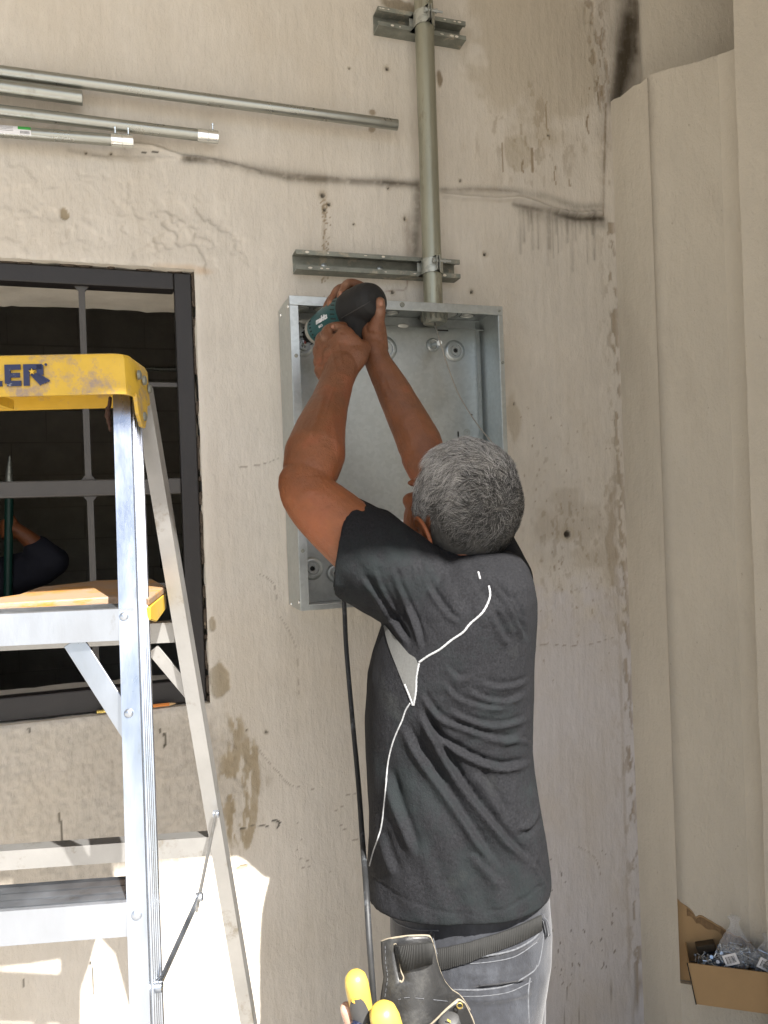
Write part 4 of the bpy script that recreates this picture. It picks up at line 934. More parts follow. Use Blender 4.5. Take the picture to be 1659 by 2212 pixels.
mb = MB(); mb.lathe([(0, .0045), (.006, .0045), (.009, .0062), (.014, .0062)], bit0+bd_*.52, bd_.normalized(), 10); mb.lathe([(bd_.length*.48-.003, .0022), (bd_.length*.48+.015, .0020)], bit0+bd_*.52, bd_.normalized(), 8); mb.build('driver_tip', 'zinc', t, smooth=40)
# vents, logo on the side facing the camera
vw = (CAM-(Dr+da*.09)).normalized(); su = (vw-da*vw.dot(da)).normalized(); sv = da.cross(su)
def hsurf(h_, ang, r_): return Dr+da*h_+(su*math.cos(ang)+sv*math.sin(ang))*r_
upsgn = 1 if sv.z > 0 else -1
for k in range(6):
    an = upsgn*R(8+13*k); mb = MB()
    p = hsurf(.074-.004*k*.3, an, .0398); tn = (-su*math.sin(an)+sv*math.cos(an)); nn = (su*math.cos(an)+sv*math.sin(an)); mb.ob(p, (da+tn*.35).normalized()*.0075, tn*.0013, nn*.0006); mb.build('vent_slot', 'dark', t)
for k in range(8):
    an = upsgn*R(-42+13*k); mb = MB(); p = hsurf(DL-.026, an, .0330); tn = (-su*math.sin(an)+sv*math.cos(an)); nn = (su*math.cos(an)+sv*math.sin(an)); mb.ob(p, da*.0030, tn*.0012, nn*.0006); mb.build('vent_slot', 'dark', t)
an = upsgn*R(26); nn = (su*math.cos(an)+sv*math.sin(an)); tn = (-su*math.sin(an)+sv*math.cos(an))
tx = (da*-1.0); tp_ = hsurf(.114, an, .0388)
text_mesh('makita', .0165, .0005, tp_, tx, nn.cross(tx), t, 'logo', 'paper', .0003, .2)
an = upsgn*R(8); nn = (su*math.cos(an)+sv*math.sin(an)); text_mesh('6413', .0075, .0004, hsurf(.124, an, .0382), tx, nn.cross(tx), t, 'model_number', 'paper')
# power cord
cp_ = [Dr+hdir*.095, Q(765, 790, 1.535), Q(738, 850, 1.53), Q(712, 930, 1.50), Q(694, 1040, 1.47), Q(705, 1150, 1.48), Q(735, 1240, 1.52), Q(743, 1300, 1.54), Q(748, 1400, 1.51), Q(760, 1540, 1.47), Q(774, 1690, 1.38), Q(784, 1830, 1.27), Q(791, 1920, 1.16), Q(797, 2020, 1.115), Q(804, 2120, 1.10), Q(812, 2230, 1.10), Q(830, 2400, 1.12)]
last = cp_[-1]; cp_ += [V(last.x+.02, last.y, .45), V(last.x-.03, last.y-.03, .12), V(last.x-.12, last.y-.1, .01), V(last.x-.5, last.y-.25, .008)]
MB().tube(smooth_path(cp_, None, 10), .0046, 12).build('power_cord', 'cord', t, smooth=True)

# ================================================================== THE WORKER
PR = thing('person', 'grey-haired worker in charcoal T-shirt and washed jeans, arms raised holding the drill', 'person', V(*Q(1000, 1500, 1.28)[:2], 0))
poff = WLOC[PR.name]
def px(n_, d): return n_/FPX*d
def Qr(u, v, d, r_): return Q(u, v, d), px(r_, d)
def limb(mb, L, n=24, asp=1.0, hint=None):
    mb.blob([Q(u, v, d) for u, v, d, r_ in L], [px(r_, d) for u, v, d, r_ in L], n, asp, hint)
# ---------------- shirt: torso rings by height + raised sleeve, fused into one cloth
TOR = [ # row, left, right, centre depth, half depth
 (1192, 985, 1100, 1.330, .060), (1206, 945, 1122, 1.325, .085), (1228, 915, 1136, 1.315, .108), (1262, 880, 1148, 1.305, .125), (1300, 848, 1154, 1.300, .135), (1345, 824, 1155, 1.300, .138),
 (1400, 806, 1152, 1.298, .136), (1450, 794, 1149, 1.295, .134), (1550, 789, 1146, 1.290, .128), (1620, 790, 1143, 1.288, .125), (1660, 792, 1148, 1.285, .126), (1720, 796, 1158, 1.280, .130), (1800, 798, 1172, 1.280, .135), (1860, 794, 1181, 1.280, .138), (1885, 789, 1183, 1.280, .140), (1904, 786, 1184, 1.280, .141)]
def tor_rings(shr=0, T=TOR, sq=2.4, n=64):
    rings = []
    for v, ul, ur, dc, hd in T:
        A, B = Q(ul, v, dc), Q(ur, v, dc); c = (A+B)/2; hw = (B-A).length/2-shr; hd2 = hd-shr; ring = []
        for j in range(n):
            q = 2*math.pi*j/n; cs, sn = math.cos(q), math.sin(q); k = (abs(cs)**sq+abs(sn)**sq)**(-1/sq)
            ring.append(V(c.x, c.y, c.z)+LR*(hw*cs*k)+FW*(hd2*sn*k))
        rings.append(ring)
    return rings
mb = MB(); mb.loft(tor_rings())
def ovring(c, ra, rb, ax):  # oval ring about axis direction
    a, b = frame_of(ax, FW); return [c+a*(ra*math.cos(q))+b*(rb*math.sin(q)) for q in [2*math.pi*k/48 for k in range(48)]]
sl_c = [(746, 1180, 1.262, 107), (790, 1203, 1.268, 106), (850, 1240, 1.278, 104), (915, 1285, 1.288, 96), (980, 1325, 1.30, 80)]
SP = [Q(u, v, d) for u, v, d, r_ in sl_c]; rings = []
for i, (u, v, d, r_) in enumerate(sl_c):
    if i == 0: ax = (Q(753, 1072, d)-Q(727, 1287, d)).normalized(); ax = ax.cross(FW).normalized()
    else: ax = (SP[min(i+1, 4)]-SP[i-1]).normalized()
    if ax.dot(LR) < 0: ax = -ax
    if i == 0:
        top_, bot_ = Q(767, 1073, 1.27), Q(726, 1287, 1.25); c = (top_+bot_)/2; h_ = (top_-bot_)/2
        rings.append([c+h_*math.cos(q)+(FW*.98+LR*.12)*.078*math.sin(q) for q in [2*math.pi*k/48 for k in range(48)]])
    else:
        a = FW.cross(ax).normalized(); a = a if a.z > 0 else -a
        rings.append([SP[i]+a*(px(r_, d)*math.cos(q))+FW*(.080*math.sin(q)) for q in [2*math.pi*k/48 for k in range(48)]])
mb.loft(rings)
# yoke between sleeve, neck and far shoulder; the far sleeve goes up behind the head
limb(mb, [(815, 1150, 1.28, 52), (880, 1205, 1.285, 52), (960, 1250, 1.30, 62), (1050, 1268, 1.31, 62)])
limb(mb, [(1070, 1285, 1.31, 70), (1098, 1262, 1.35, 52), (1092, 1225, 1.40, 48), (1060, 1170, 1.44, 50)])
limb(mb, [(1105, 1330, 1.30, 44), (1105, 1400, 1.29, 42)])
me = remesh(mb, .0034, 10, 'shirt')
co = getco(me); me.update(); no = getno(me)
U, Vv, Dd = proj(co); vdir = co-np.array(CAM); vdir /= np.linalg.norm(vdir, axis=1)[:, None]
face = np.clip(-(no*vdir).sum(1)*1.6, 0, 1); fr_ = (Dd < 1.33)
def S(pts): return [(606+.402*a, 1213+.402*b) for a, b in pts]
disp = np.zeros(len(co))
def fold(pts, w_, h_, groove=1.0, side_=1, raw=False):
    global disp
    q = smooth2(pts if raw else S(pts), 5); d, sd, par = polydist(U, Vv, q); taper = np.clip(np.minimum(par/.18, (1-par)/.22), 0, 1); taper = taper*taper*(3-2*taper)
    h_ = h_*1.12; disp += h_*(.55*np.exp(-(d/w_)**2)+.45*np.exp(-d/(w_*.7)))*taper
    if groove: disp -= groove*h_*.95*np.exp(-((d-w_*1.25)/(w_*.8))**2)*taper*(sd*side_ > 0)
for a_ in [([(860, 630), (950, 735), (1100, 785), (1250, 790)], 6, .0050), ([(1000, 680), (1100, 740), (1220, 752), (1340, 700)], 6, .0055), ([(1070, 640), (1150, 672), (1260, 665), (1350, 630)], 6, .0055),
           ([(900, 790), (1000, 850), (1150, 885), (1300, 855), (1345, 830)], 6.5, .0065), ([(740, 690), (850, 840), (1000, 905), (1150, 955), (1250, 950), (1330, 905)], 7, .0070), ([(745, 800), (830, 940), (950, 1020), (1080, 1085), (1200, 1112), (1330, 1080), (1350, 1040)], 9, .0100),
           ([(720, 790), (820, 960), (900, 1100), (1000, 1250), (1120, 1400), (1250, 1550), (1380, 1650)], 12, .0105), ([(630, 850), (740, 1050), (880, 1250), (1000, 1430), (1100, 1580), (1200, 1720)], 13, .0080), ([(560, 1100), (600, 1280), (680, 1480), (720, 1600)], 14, .0060),
           ([(590, 0), (640, 150), (720, 330), (760, 500)], 7, .0065), ([(420, 70), (520, 200), (620, 350), (700, 470)], 8, .0070), ([(740, 0), (800, 150), (900, 290), (980, 340)], 8, .0055), ([(500, 20), (560, 180), (640, 300)], 6, .0045), ([(690, -30), (730, 60), (750, 140)], 4, .0030), ([(800, -20), (830, 60), (850, 120)], 4, .0028), ([(870, 0), (890, 70), (910, 130)], 4, .0028),
           ([(1100, 90), (1200, 200), (1270, 330), (1310, 440)], 9, .0080), ([(1010, 80), (1060, 160), (1100, 220)], 6, .0045), ([(1120, 260), (1190, 400), (1230, 460)], 10, .0060), ([(1230, 180), (1270, 260), (1300, 330)], 7, .0050),
           ([(1345, 1200), (1385, 1330), (1340, 1420), (1250, 1440)], 9, .0065), ([(1040, 1140), (1150, 1290), (1200, 1400)], 12, .0055), ([(1180, 980), (1280, 960), (1340, 980)], 6, .0050), ([(1000, 1560), (1100, 1660), (1180, 1760)], 14, .004), ([(520, 1440), (560, 1560), (620, 1700)], 12, .004),
           ([(880, 560), (960, 640), (1040, 600)], 8, .003), ([(1350, 1620), (1400, 1700), (1420, 1760)], 8, .004)]:
    fold(a_[0], a_[1]*.82, a_[2]*1.05)
disp *= face*fr_
side_n = (fbm(co[:, 0]*9, co[:, 1]*9, co[:, 2]*5, 4, 5)-.5)
disp += .010*side_n*(1-.55*face*fr_)
disp += .0030*(fbm(co[:, 0]*30, co[:, 1]*30, co[:, 2]*16, 4, 8)-.5)
# long soft drag lines of loose jersey running down and to the right, stronger low on the back
wv = (U*.80-Vv*.42)/17+3.2*fbm(U/150, Vv/150, o=3, s=61); disp += .0026*(np.abs(np.sin(wv))**1.6-.5)*sstep(1620, 1760, Vv)*face*fr_
wv = (U*.25+Vv*.95)/13+3.0*fbm(U/90, Vv/90, o=3, s=62); disp += .0012*(np.abs(np.sin(wv))**1.6-.5)*sstep(1440, 1500, Vv)*(1-sstep(1600, 1660, Vv))*sstep(900, 980, U)*face*fr_
wv = (U*.95-Vv*.35)/15+3.0*fbm(U/110, Vv/110, o=3, s=63); disp += .0022*(np.abs(np.sin(wv))**1.6-.5)*(1-sstep(1330, 1400, Vv))*face*fr_
hem = sstep(Q(1000, 1960, 1.15).z+.012, Q(1000, 1960, 1.15).z, co[:, 2])
ed = np.empty(len(me.edges)*2, np.int32); me.edges.foreach_get('vertices', ed); ed = ed.reshape(-1, 2); cntv = np.bincount(ed.ravel(), minlength=len(co)).clip(1)
def lap(f, it):
    for _ in range(it):
        a = np.zeros_like(f); np.add.at(a, ed[:, 0], f[ed[:, 1]]); np.add.at(a, ed[:, 1], f[ed[:, 0]]); f = .5*f+.5*a/(cntv if f.ndim == 1 else cntv[:, None])
    return f
disp = lap(disp, 2); no = lap(no, 6); no /= np.linalg.norm(no, axis=1)[:, None]
co2 = co+no*disp[:, None]
# hem stitch line
q = smooth2([(790, 1885), (850, 1928), (930, 1962), (1010, 1975), (1100, 1958), (1180, 1905)], 6); d, _, _ = polydist(U, Vv, q); co2 -= no*(.0018*np.exp(-(d/2.0)**2)*face)[:, None]
setco(me, co2); me.update()
SH = bvh_of(me)
for v_ in me.vertices: v_.co -= poff
shirt = link('shirt', me, 'shirt', PR, smooth=True)
# seams and the pale underarm panel follow the cloth
def strip(bv, pts, w_, nm, mt, parent, lift=.0012, stitch=True, k=10, raw=True):
    q = smooth2(pts, k); P = []
    for u, v in q:
        p, n_ = hit(bv, u, v)
        if p is not None: P.append((p, n_))
    if len(P) < 3: return None
    mb = MB(); rings = []
    for i, (p, n_) in enumerate(P):
        t_ = (P[min(i+1, len(P)-1)][0]-P[max(i-1, 0)][0]).normalized(); s_ = t_.cross(n_).normalized(); n2 = s_.cross(t_).normalized()
        if n2.dot(n_) < 0: n2 = -n2
        k_ = 1+.18*math.sin(i*2.4)*(1 if stitch else 0)
        rings.append([p+s_*(-w_/2*k_)-n_*.002, p+s_*(-w_/2*.8*k_)+n_*lift, p+n_*(lift*1.5), p+s_*(w_/2*.8*k_)+n_*lift, p+s_*(w_/2*k_)-n_*.002])
    mb.loft(rings, True); return mb.build(nm, mt, parent, smooth=True)
strip(SH, [(1033, 1236), (1035, 1243), (1037, 1251)], .0036, 'seam', 'seam', shirt)
strip(SH, [(1056, 1266), (1058, 1290), (1043, 1322), (1015, 1348), (1000, 1366), (975, 1383), (950, 1403), (925, 1417), (905, 1431)], .0038, 'seam', 'seam', shirt)
strip(SH, [(905, 1433), (900, 1460), (898, 1495), (893, 1524)], .0038, 'seam', 'seam', shirt)
strip(SH, [(886, 1519), (876, 1535), (868, 1558), (850, 1600), (838, 1650), (832, 1720), (825, 1780), (817, 1810), (806, 1842), (799, 1870)], .0026, 'seam', 'seam', shirt)
strip(SH, [(874, 1478), (884, 1502), (892, 1524)], .0040, 'seam', 'seam', shirt)
def patch(bv, left, right, nm, mt, parent, lift=.0010, n1=26, n2=8):
    Lf = smooth2(left, 8); Rt = smooth2(right, 8); mb = MB(); g_ = []
    for i in range(n1):
        k = i/(n1-1); a = Lf[int(k*(len(Lf)-1))]; b = Rt[int(k*(len(Rt)-1))]; row = []
        for j in range(n2):
            t_ = j/(n2-1); p, n_ = hit(bv, a[0]+(b[0]-a[0])*t_, a[1]+(b[1]-a[1])*t_)
            if p is None: return None
            row.append(p+n_*lift)
        g_.append(row)
    mb.loft(g_, False, False); return mb.build(nm, mt, parent, smooth=True)
patch(SH, [(829, 1352), (840, 1395), (857, 1440), (872, 1478), (889, 1518)], [(832, 1350), (857, 1380), (882, 1410), (903, 1434), (897, 1518)], 'side_panel', 'mesh', shirt)

# ---------------- body (one continuous skin): legs, torso core, neck, head, arms, hands
bm_ = MB()
T2 = [(v, ul, ur, dc, hd) for v, ul, ur, dc, hd in TOR if v > 1220]+[(1960, 850, 1175, 1.28, .11)]
bm_.loft(tor_rings(.030, T2, 2.2, 48))
# near (left) arm
limb(bm_, [(900, 1268, 1.29, 68), (840, 1225, 1.275, 72), (775, 1170, 1.262, 76), (715, 1118, 1.255, 70), (672, 1075, 1.255, 62), (658, 1045, 1.265, 58)])
limb(bm_, [(650, 1062, 1.262, 45), (668, 1025, 1.275, 60), (680, 980, 1.30, 66), (692, 930, 1.34, 55), (712, 870, 1.395, 41), (728, 822, 1.43, 36), (738, 795, 1.452, 38)], 28)
limb(bm_, [(614, 1056, 1.262, 10), (628, 1060, 1.262, 24)])
# far (right) arm
limb(bm_, [(1085, 1235, 1.40, 50), (1020, 1130, 1.455, 50), (945, 1035, 1.46, 50), (915, 985, 1.462, 49)])
limb(bm_, [(925, 1015, 1.46, 44), (905, 955, 1.465, 49), (878, 900, 1.475, 43), (845, 835, 1.49, 36), (818, 785, 1.50, 29), (808, 755, 1.505, 27)])
# neck and head
HC = Q(1003, 1088, 1.335); fdir = (FW*math.cos(R(44))-LR*math.sin(R(44))+UP*.32).normalized(); hside = UP.cross(fdir).normalized(); hup = fdir.cross(hside).normalized()
if hup.z < 0: hup = -hup; 
hl = -hside if hside.dot(LR) > 0 else hside            # towards the person's left
limb(bm_, [(1020, 1255, 1.315, 56), (1010, 1200, 1.325, 58), (1000, 1150, 1.345, 60)])
bm_.ell(HC, fdir*.100, hl*.080, hup*.108, 32, 22)                                      # skull
bm_.ell(HC+fdir*.052-hup*.045, fdir*.060, hl*.064, hup*.072, 26, 18)                    # face
bm_.ell(HC+fdir*.070-hup*.098, fdir*.030, hl*.036, hup*.024, 20, 14)                    # chin
bm_.ell(HC+fdir*.030-hup*.080+hl*.052, fdir*.032, hl*.018, hup*.026, 18, 12)            # jaw corner
bm_.ell(HC+fdir*.030-hup*.080-hl*.052, fdir*.032, hl*.018, hup*.026, 18, 12)
bm_.ell(HC+fdir*.080+hl*.040-hup*.018, fdir*.022, hl*.020, hup*.016, 16, 10); bm_.ell(HC+fdir*.080-hl*.040-hup*.018, fdir*.022, hl*.020, hup*.016, 16, 10)   # cheekbones
bm_.ell(HC+fdir*.094+hup*.012, fdir*.014, hl*.050, hup*.009, 18, 10)                    # brow
nb = HC+fdir*.106; bm_.blob([nb+hup*.004, nb+fdir*.010-hup*.018, nb+fdir*.018-hup*.038], [.007, .009, .012], 14)   # nose
bm_.ell(HC+fdir*.104-hup*.064, fdir*.008, hl*.022, hup*.005, 16, 8); bm_.ell(HC+fdir*.102-hup*.074, fdir*.009, hl*.020, hup*.006, 16, 8)     # lips
# ear (near side)
ec = Q(914, 1152, 1.292)
ea = (UP*.93-LR*.30+FW*.1).normalized(); eb = (fdir*.9-hl*.10).normalized()
for k in range(14):
    q0_, q1_ = R(-70+23*k), R(-70+23*(k+1))
    if k > 11: break
    f_ = lambda q: ec+ea*(.027*math.cos(q))-eb*(.0135*math.sin(q))-hl*0+(-FW)*.006*math.sin(q)
    bm_.blob([f_(q0_), f_(q1_)], [.0040, .0040], 10)
bm_.ell(ec-hl*.002+FW*.004, ea*.026, eb*.0145, hl*.004, 16, 10); bm_.ell(ec-ea*.026, ea*.008, eb*.007, hl*.005, 14, 8)
bm_.ell(ec+eb*.008-ea*.005, ea*.006, eb*.003, hl*.005, 10, 8)
for s_ in (hl, -hl):
    if s_ is -hl or s_ == -hl: bm_.ell(HC-hup*.03+s_*.082-fdir*.005, fdir*.016, s_*.006, hup*.030, 14, 10)
# hands -------------------------------------------------
def finger(L, n=14): limb(bm_, L, n)
# near hand: back of the hand with curled fingers gripping the handle from the left
limb(bm_, [(733, 805, 1.445, 37), (738, 780, 1.455, 43), (742, 755, 1.468, 44)], 24, .62, FW)
limb(bm_, [(752, 792, 1.450, 27), (768, 768, 1.458, 29), (781, 752, 1.468, 21)], 20, .8, FW); limb(bm_, [(745, 735, 1.462, 26), (765, 748, 1.462, 24), (783, 757, 1.466, 16)], 20, .8, FW)     # side of the palm
finger([(718, 752, 1.470, 15), (706, 722, 1.482, 14), (718, 708, 1.500, 12), (742, 706, 1.512, 10.5), (756, 716, 1.522, 9)])     # index
finger([(706, 765, 1.470, 15), (693, 742, 1.484, 14), (698, 726, 1.505, 12), (714, 722, 1.530, 10), (728, 728, 1.54, 9)])        # middle
finger([(702, 780, 1.468, 14), (688, 762, 1.482, 13), (690, 748, 1.505, 11), (704, 744, 1.53, 10), (720, 748, 1.54, 9)])          # ring
finger([(704, 797, 1.462, 13), (689, 787, 1.472, 12), (688, 774, 1.492, 10), (700, 768, 1.515, 9)])                              # little
finger([(762, 742, 1.470, 17), (752, 722, 1.475, 14), (738, 711, 1.484, 11.5), (722, 707, 1.492, 9.5)])                         # thumb over the top
limb(bm_, [(700, 812, 1.445, 15), (692, 800, 1.450, 14)])
# far hand: wraps the back of the drill, thumb up on the right, fingers over the top
limb(bm_, [(812, 762, 1.505, 27), (811, 738, 1.505, 27), (808, 712, 1.512, 27), (808, 690, 1.520, 22)], 20, .75, FW)
finger([(812, 712, 1.50, 20), (817, 690, 1.495, 15), (821, 672, 1.488, 12.5), (821, 652, 1.482, 10)])            # thumb
finger([(803, 690, 1.555, 16), (800, 650, 1.575, 13), (782, 622, 1.570, 12), (752, 612, 1.555, 9.5), (739, 632, 1.535, 8.5), (734, 640, 1.53, 7)])     # index
finger([(800, 700, 1.560, 15), (792, 655, 1.590, 12), (765, 626, 1.590, 11), (733, 624, 1.577, 9.5), (718, 646, 1.562, 8.5), (713, 657, 1.555, 7.5)])  # middle
finger([(796, 706, 1.565, 14), (778, 660, 1.605, 11), (750, 640, 1.605, 10), (722, 640, 1.595, 8.5), (708, 656, 1.582, 7.5), (704, 664, 1.578, 6.5)])  # ring
finger([(792, 712, 1.565, 13), (770, 672, 1.61, 10), (742, 655, 1.612, 9), (716, 658, 1.605, 7.5), (703, 668, 1.595, 6.5)])                         # little
# legs down to the ground inside the jeans
hipL = Q(948, 2080, 1.26); hipR = Q(1062, 2080, 1.29)
for hp, dx in ((hipL, -.02), (hipR, .03)):
    bm_.blob([V(hp.x, hp.y, .80), V(hp.x+dx, hp.y-.01, .48), V(hp.x+dx, hp.y-.04, .10)], [.065, .050, .038], 20)
    bm_.blob([V(hp.x+dx, hp.y-.05, .055), V(hp.x+dx-.03, hp.y+.11, .040)], [.035, .028], 16)
bm_.blob([hipL+UP*.02, hipR+UP*.02], [.072, .072], 20)
me = remesh(bm_, .0019, 4, 'body')
co = getco(me); no = getno(me); n1 = fbm(co[:, 0]*26, co[:, 1]*26, co[:, 2]*26, 4, 15)-.5
U, Vv, Dd = proj(co); disp = .0022*n1
def bfold(pts, w_, h_, dmax=2.0):
    global disp
    q = smooth2(pts, 4); d, sd, par = polydist(U, Vv, q); tp = np.clip(np.minimum(par/.2, (1-par)/.2), 0, 1); disp = disp+h_*np.exp(-(d/w_)**2)*tp*(Dd < dmax)
bfold([(735, 1000), (722, 930), (712, 880)], 7, .0022, 1.5); bfold([(660, 960), (690, 890), (700, 840)], 6, .0018, 1.5); bfold([(700, 905), (716, 850), (733, 815)], 2.2, .0011, 1.5); bfold([(880, 900), (850, 850), (826, 800)], 2.2, .0011, 1.6); bfold([(905, 985), (880, 930), (860, 900)], 9, .0024, 1.6)
bfold([(655, 1030), (690, 1025), (738, 1050)], 5, -.0012, 1.35); bfold([(640, 1070), (672, 1062), (700, 1072)], 9, .0016, 1.35)     # elbow
bfold([(700, 960), (715, 900), (722, 840)], 12, .0018, 1.5); bfold([(860, 930), (835, 860), (815, 800)], 8, .0016, 1.6); bfold([(725, 800), (720, 770), (712, 740)], 3, .0014, 1.5); bfold([(738, 800), (736, 765), (728, 735)], 3, .0012, 1.5)
bfold([(745, 722), (735, 716)], 2, -.0012, 1.5); bfold([(697, 753), (712, 748)], 2, -.0015, 1.5); bfold([(693, 772), (710, 768)], 2, -.0015, 1.5); bfold([(812, 668), (828, 664)], 2, -.0012, 1.5); bfold([(725, 828), (750, 826)], 2.5, -.001, 1.5)
setco(me, co+no*disp[:, None])
def skin_tint(me, co, dusty=None):
    n_ = fbm(co[:, 0]*18, co[:, 1]*18, co[:, 2]*18, 4, 71); n3_ = fbm(co[:, 0]*90, co[:, 1]*90, co[:, 2]*90, 3, 72)
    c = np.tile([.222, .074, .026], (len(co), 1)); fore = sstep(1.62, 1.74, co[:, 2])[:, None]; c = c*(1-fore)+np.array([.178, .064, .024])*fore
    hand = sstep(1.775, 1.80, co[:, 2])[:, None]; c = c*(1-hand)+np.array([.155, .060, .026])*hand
    c *= (1+.50*(n_-.5)+.30*(n3_-.5))[:, None]; blot = sstep(.56, .68, n_)[:, None]*.35; c = c*(1-blot)+np.array([.25, .070, .030])*blot
    if dusty is not None: c = c*(1-dusty[:, None])+np.array([.30, .175, .115])*dusty[:, None]
    at = me.attributes.new('tint', 'FLOAT_COLOR', 'POINT'); at.data.foreach_set('color', np.concatenate([np.clip(c, 0, 1), np.ones((len(co), 1))], 1).astype(np.float32).ravel())
dd_ = np.zeros(len(co))
for u_, v_2, r_ in ((735, 636, 10), (714, 655, 9), (704, 664, 7), (822, 655, 11), (818, 672, 9), (722, 708, 8), (716, 712, 6), (697, 730, 6), (746, 612, 9), (728, 628, 8)): dd_ = np.maximum(dd_, .55*np.exp(-((U-u_)**2+(Vv-v_2)**2)/r_**2))
skin_tint(me, co, dd_*(.4+1.2*fbm(co[:, 0]*120, co[:, 1]*120, co[:, 2]*120, 3, 73)))
for v_ in me.vertices: v_.co -= poff
body = link('body', me, 'skin', PR, smooth=True)
for (u, v, d_, a_, b_) in ((823, 655, 1.474, .0048, .0065), (736, 634, 1.522, .0038, .005), (715, 654, 1.548, .0036, .0048), (719, 706, 1.480, .004, .0045)):
    m2 = MB(); m2.ell(Q(u, v, d_), LR*a_, UP*b_, FW*.002, 14, 10); m2.build('finger_nail', 'nail', body, smooth=True)
# eyes on the hidden face
for s_ in (1, -1): m2 = MB(); m2.ell(HC+fdir*.084+hl*.028*s_+hup*.0, fdir*.010, hl*.011, hup*.008, 14, 10); m2.build('eye', 'paper', body, smooth=True)

# ---------------- hair: a dense cap of short strands, whorl at the back of the crown
crown = (Q(1085, 1100, 1.24)-HC); cw = V(crown.dot(fdir)/.100, crown.dot(hl)/.080, crown.dot(hup)/.108).normalized()
def skull(n_, lift=0): return HC+fdir*(n_.x*(.100+lift))+hl*(n_.y*(.080+lift))+hup*(n_.z*(.108+lift))
capm = MB(); rings = []
hr = np.random.default_rng(3); verts = []; faces = []; cols = []
def hair_ok(n_, p):
    if n_.x > .55 and n_.z < .75: return False                  # face
    if n_.z < -.80: return False
    dv = p-ec
    if abs(dv.dot(ea)) < .026 and abs(dv.dot(eb)-.011) < .018 and dv.dot(hl) > -.05: return False      # round the ear
    if n_.x > .22 and n_.z < -.18: return False                 # sideburn line
    return True
cnt = 0
while cnt < 42000:
    n_ = Vector(hr.normal(size=3)).normalized(); p = skull(n_)
    if not hair_ok(n_, p): continue
    if (p-CAM).normalized().dot((p-HC).normalized()) > .35: 
        if hr.random() < .7: continue
    cnt += 1
    nn = (p-HC).normalized()
    flow = (n_-cw*n_.dot(cw)); flow = V(*flow)
    fl = (fdir*flow.x+hl*flow.y+hup*flow.z); sw_ = (fdir*cw.x+hl*cw.y+hup*cw.z).cross(nn)*.55
    clump = float(vnoise(p.x*75, p.y*75, p.z*75, 9))-.5; cl2 = float(vnoise(p.x*75+9, p.y*75, p.z*75, 19))-.5; cl3 = float(vnoise(p.x*30, p.y*30, p.z*30, 29))-.5
    down = -UP*.45*max(0, -n_.z+.35)
    dr = fl.normalized()+sw_+down; dr = dr-nn*dr.dot(nn); dr.normalize(); lat = nn.cross(dr)
    dr = (dr+lat*(clump*3.4+hr.normal()*(.45+1.6*max(0, n_.dot(cw)-.80)*5))).normalized()
    nape = max(0, min(1, (-n_.z-.05)/.6)); L = (.019+.009*cl3*2)*(1-.55*nape)*hr.uniform(.75, 1.15)
    up0 = (.55+.5*cl2+hr.normal()*.10)*(1-.35*nape)
    pts = [p+nn*.001]; dcur = (dr+nn*max(.15, up0+.35)).normalized()
    for k in range(4):
        pts.append(pts[-1]+dcur*L/4); dcur = (dcur-nn*.30+lat*clump*.4+dr*.2).normalized()
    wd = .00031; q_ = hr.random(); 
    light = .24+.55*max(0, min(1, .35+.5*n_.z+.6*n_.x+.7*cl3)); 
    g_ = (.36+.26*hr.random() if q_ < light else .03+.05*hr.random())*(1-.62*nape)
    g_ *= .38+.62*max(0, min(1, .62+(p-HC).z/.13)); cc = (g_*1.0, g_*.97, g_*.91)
    view = (p-CAM).normalized(); b0 = len(verts)
    for k, pt in enumerate(pts):
        s_ = dcur.cross(view); s_ = s_.normalized() if s_.length > .01 else lat
        s2 = (s_*.8+nn*.3*(1 if cnt % 2 else -1)).normalized(); w2 = wd*(1-k/4.6)
        verts += [pt-s2*w2-poff, pt+s2*w2-poff]; cols += [cc, cc]
    for k in range(4): faces.append((b0+2*k, b0+2*k+1, b0+2*k+3, b0+2*k+2))
# under-layer
for i in range(60):
    th_ = math.pi*(i+.5)/60
    for j in range(120): pass
b0 = len(verts); NG = 90
for i in range(NG+1):
    for j in range(NG*2):
        th_ = math.pi*i/NG; ph = 2*math.pi*j/(NG*2); n_ = V(math.sin(th_)*math.cos(ph), math.sin(th_)*math.sin(ph), math.cos(th_)); verts.append(skull(n_, .0035)-poff)
        g_ = .045+.05*float(vnoise(n_.x*30, n_.y*30, n_.z*30, 2)); cols.append((g_, g_*.96, g_*.88))
for i in range(NG):
    for j in range(NG*2):
        th_ = math.pi*(i+.5)/NG; ph = 2*math.pi*(j+.5)/(NG*2); n_ = V(math.sin(th_)*math.cos(ph), math.sin(th_)*math.sin(ph), math.cos(th_))
        if hair_ok(n_, skull(n_)): k = (j+1) % (NG*2); faces.append((b0+i*NG*2+j, b0+i*NG*2+k, b0+(i+1)*NG*2+k, b0+(i+1)*NG*2+j))
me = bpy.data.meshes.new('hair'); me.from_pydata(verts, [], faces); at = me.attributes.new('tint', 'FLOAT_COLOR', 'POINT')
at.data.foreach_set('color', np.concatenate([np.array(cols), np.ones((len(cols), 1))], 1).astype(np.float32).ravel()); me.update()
link('hair', me, 'hair', body, off=poff)

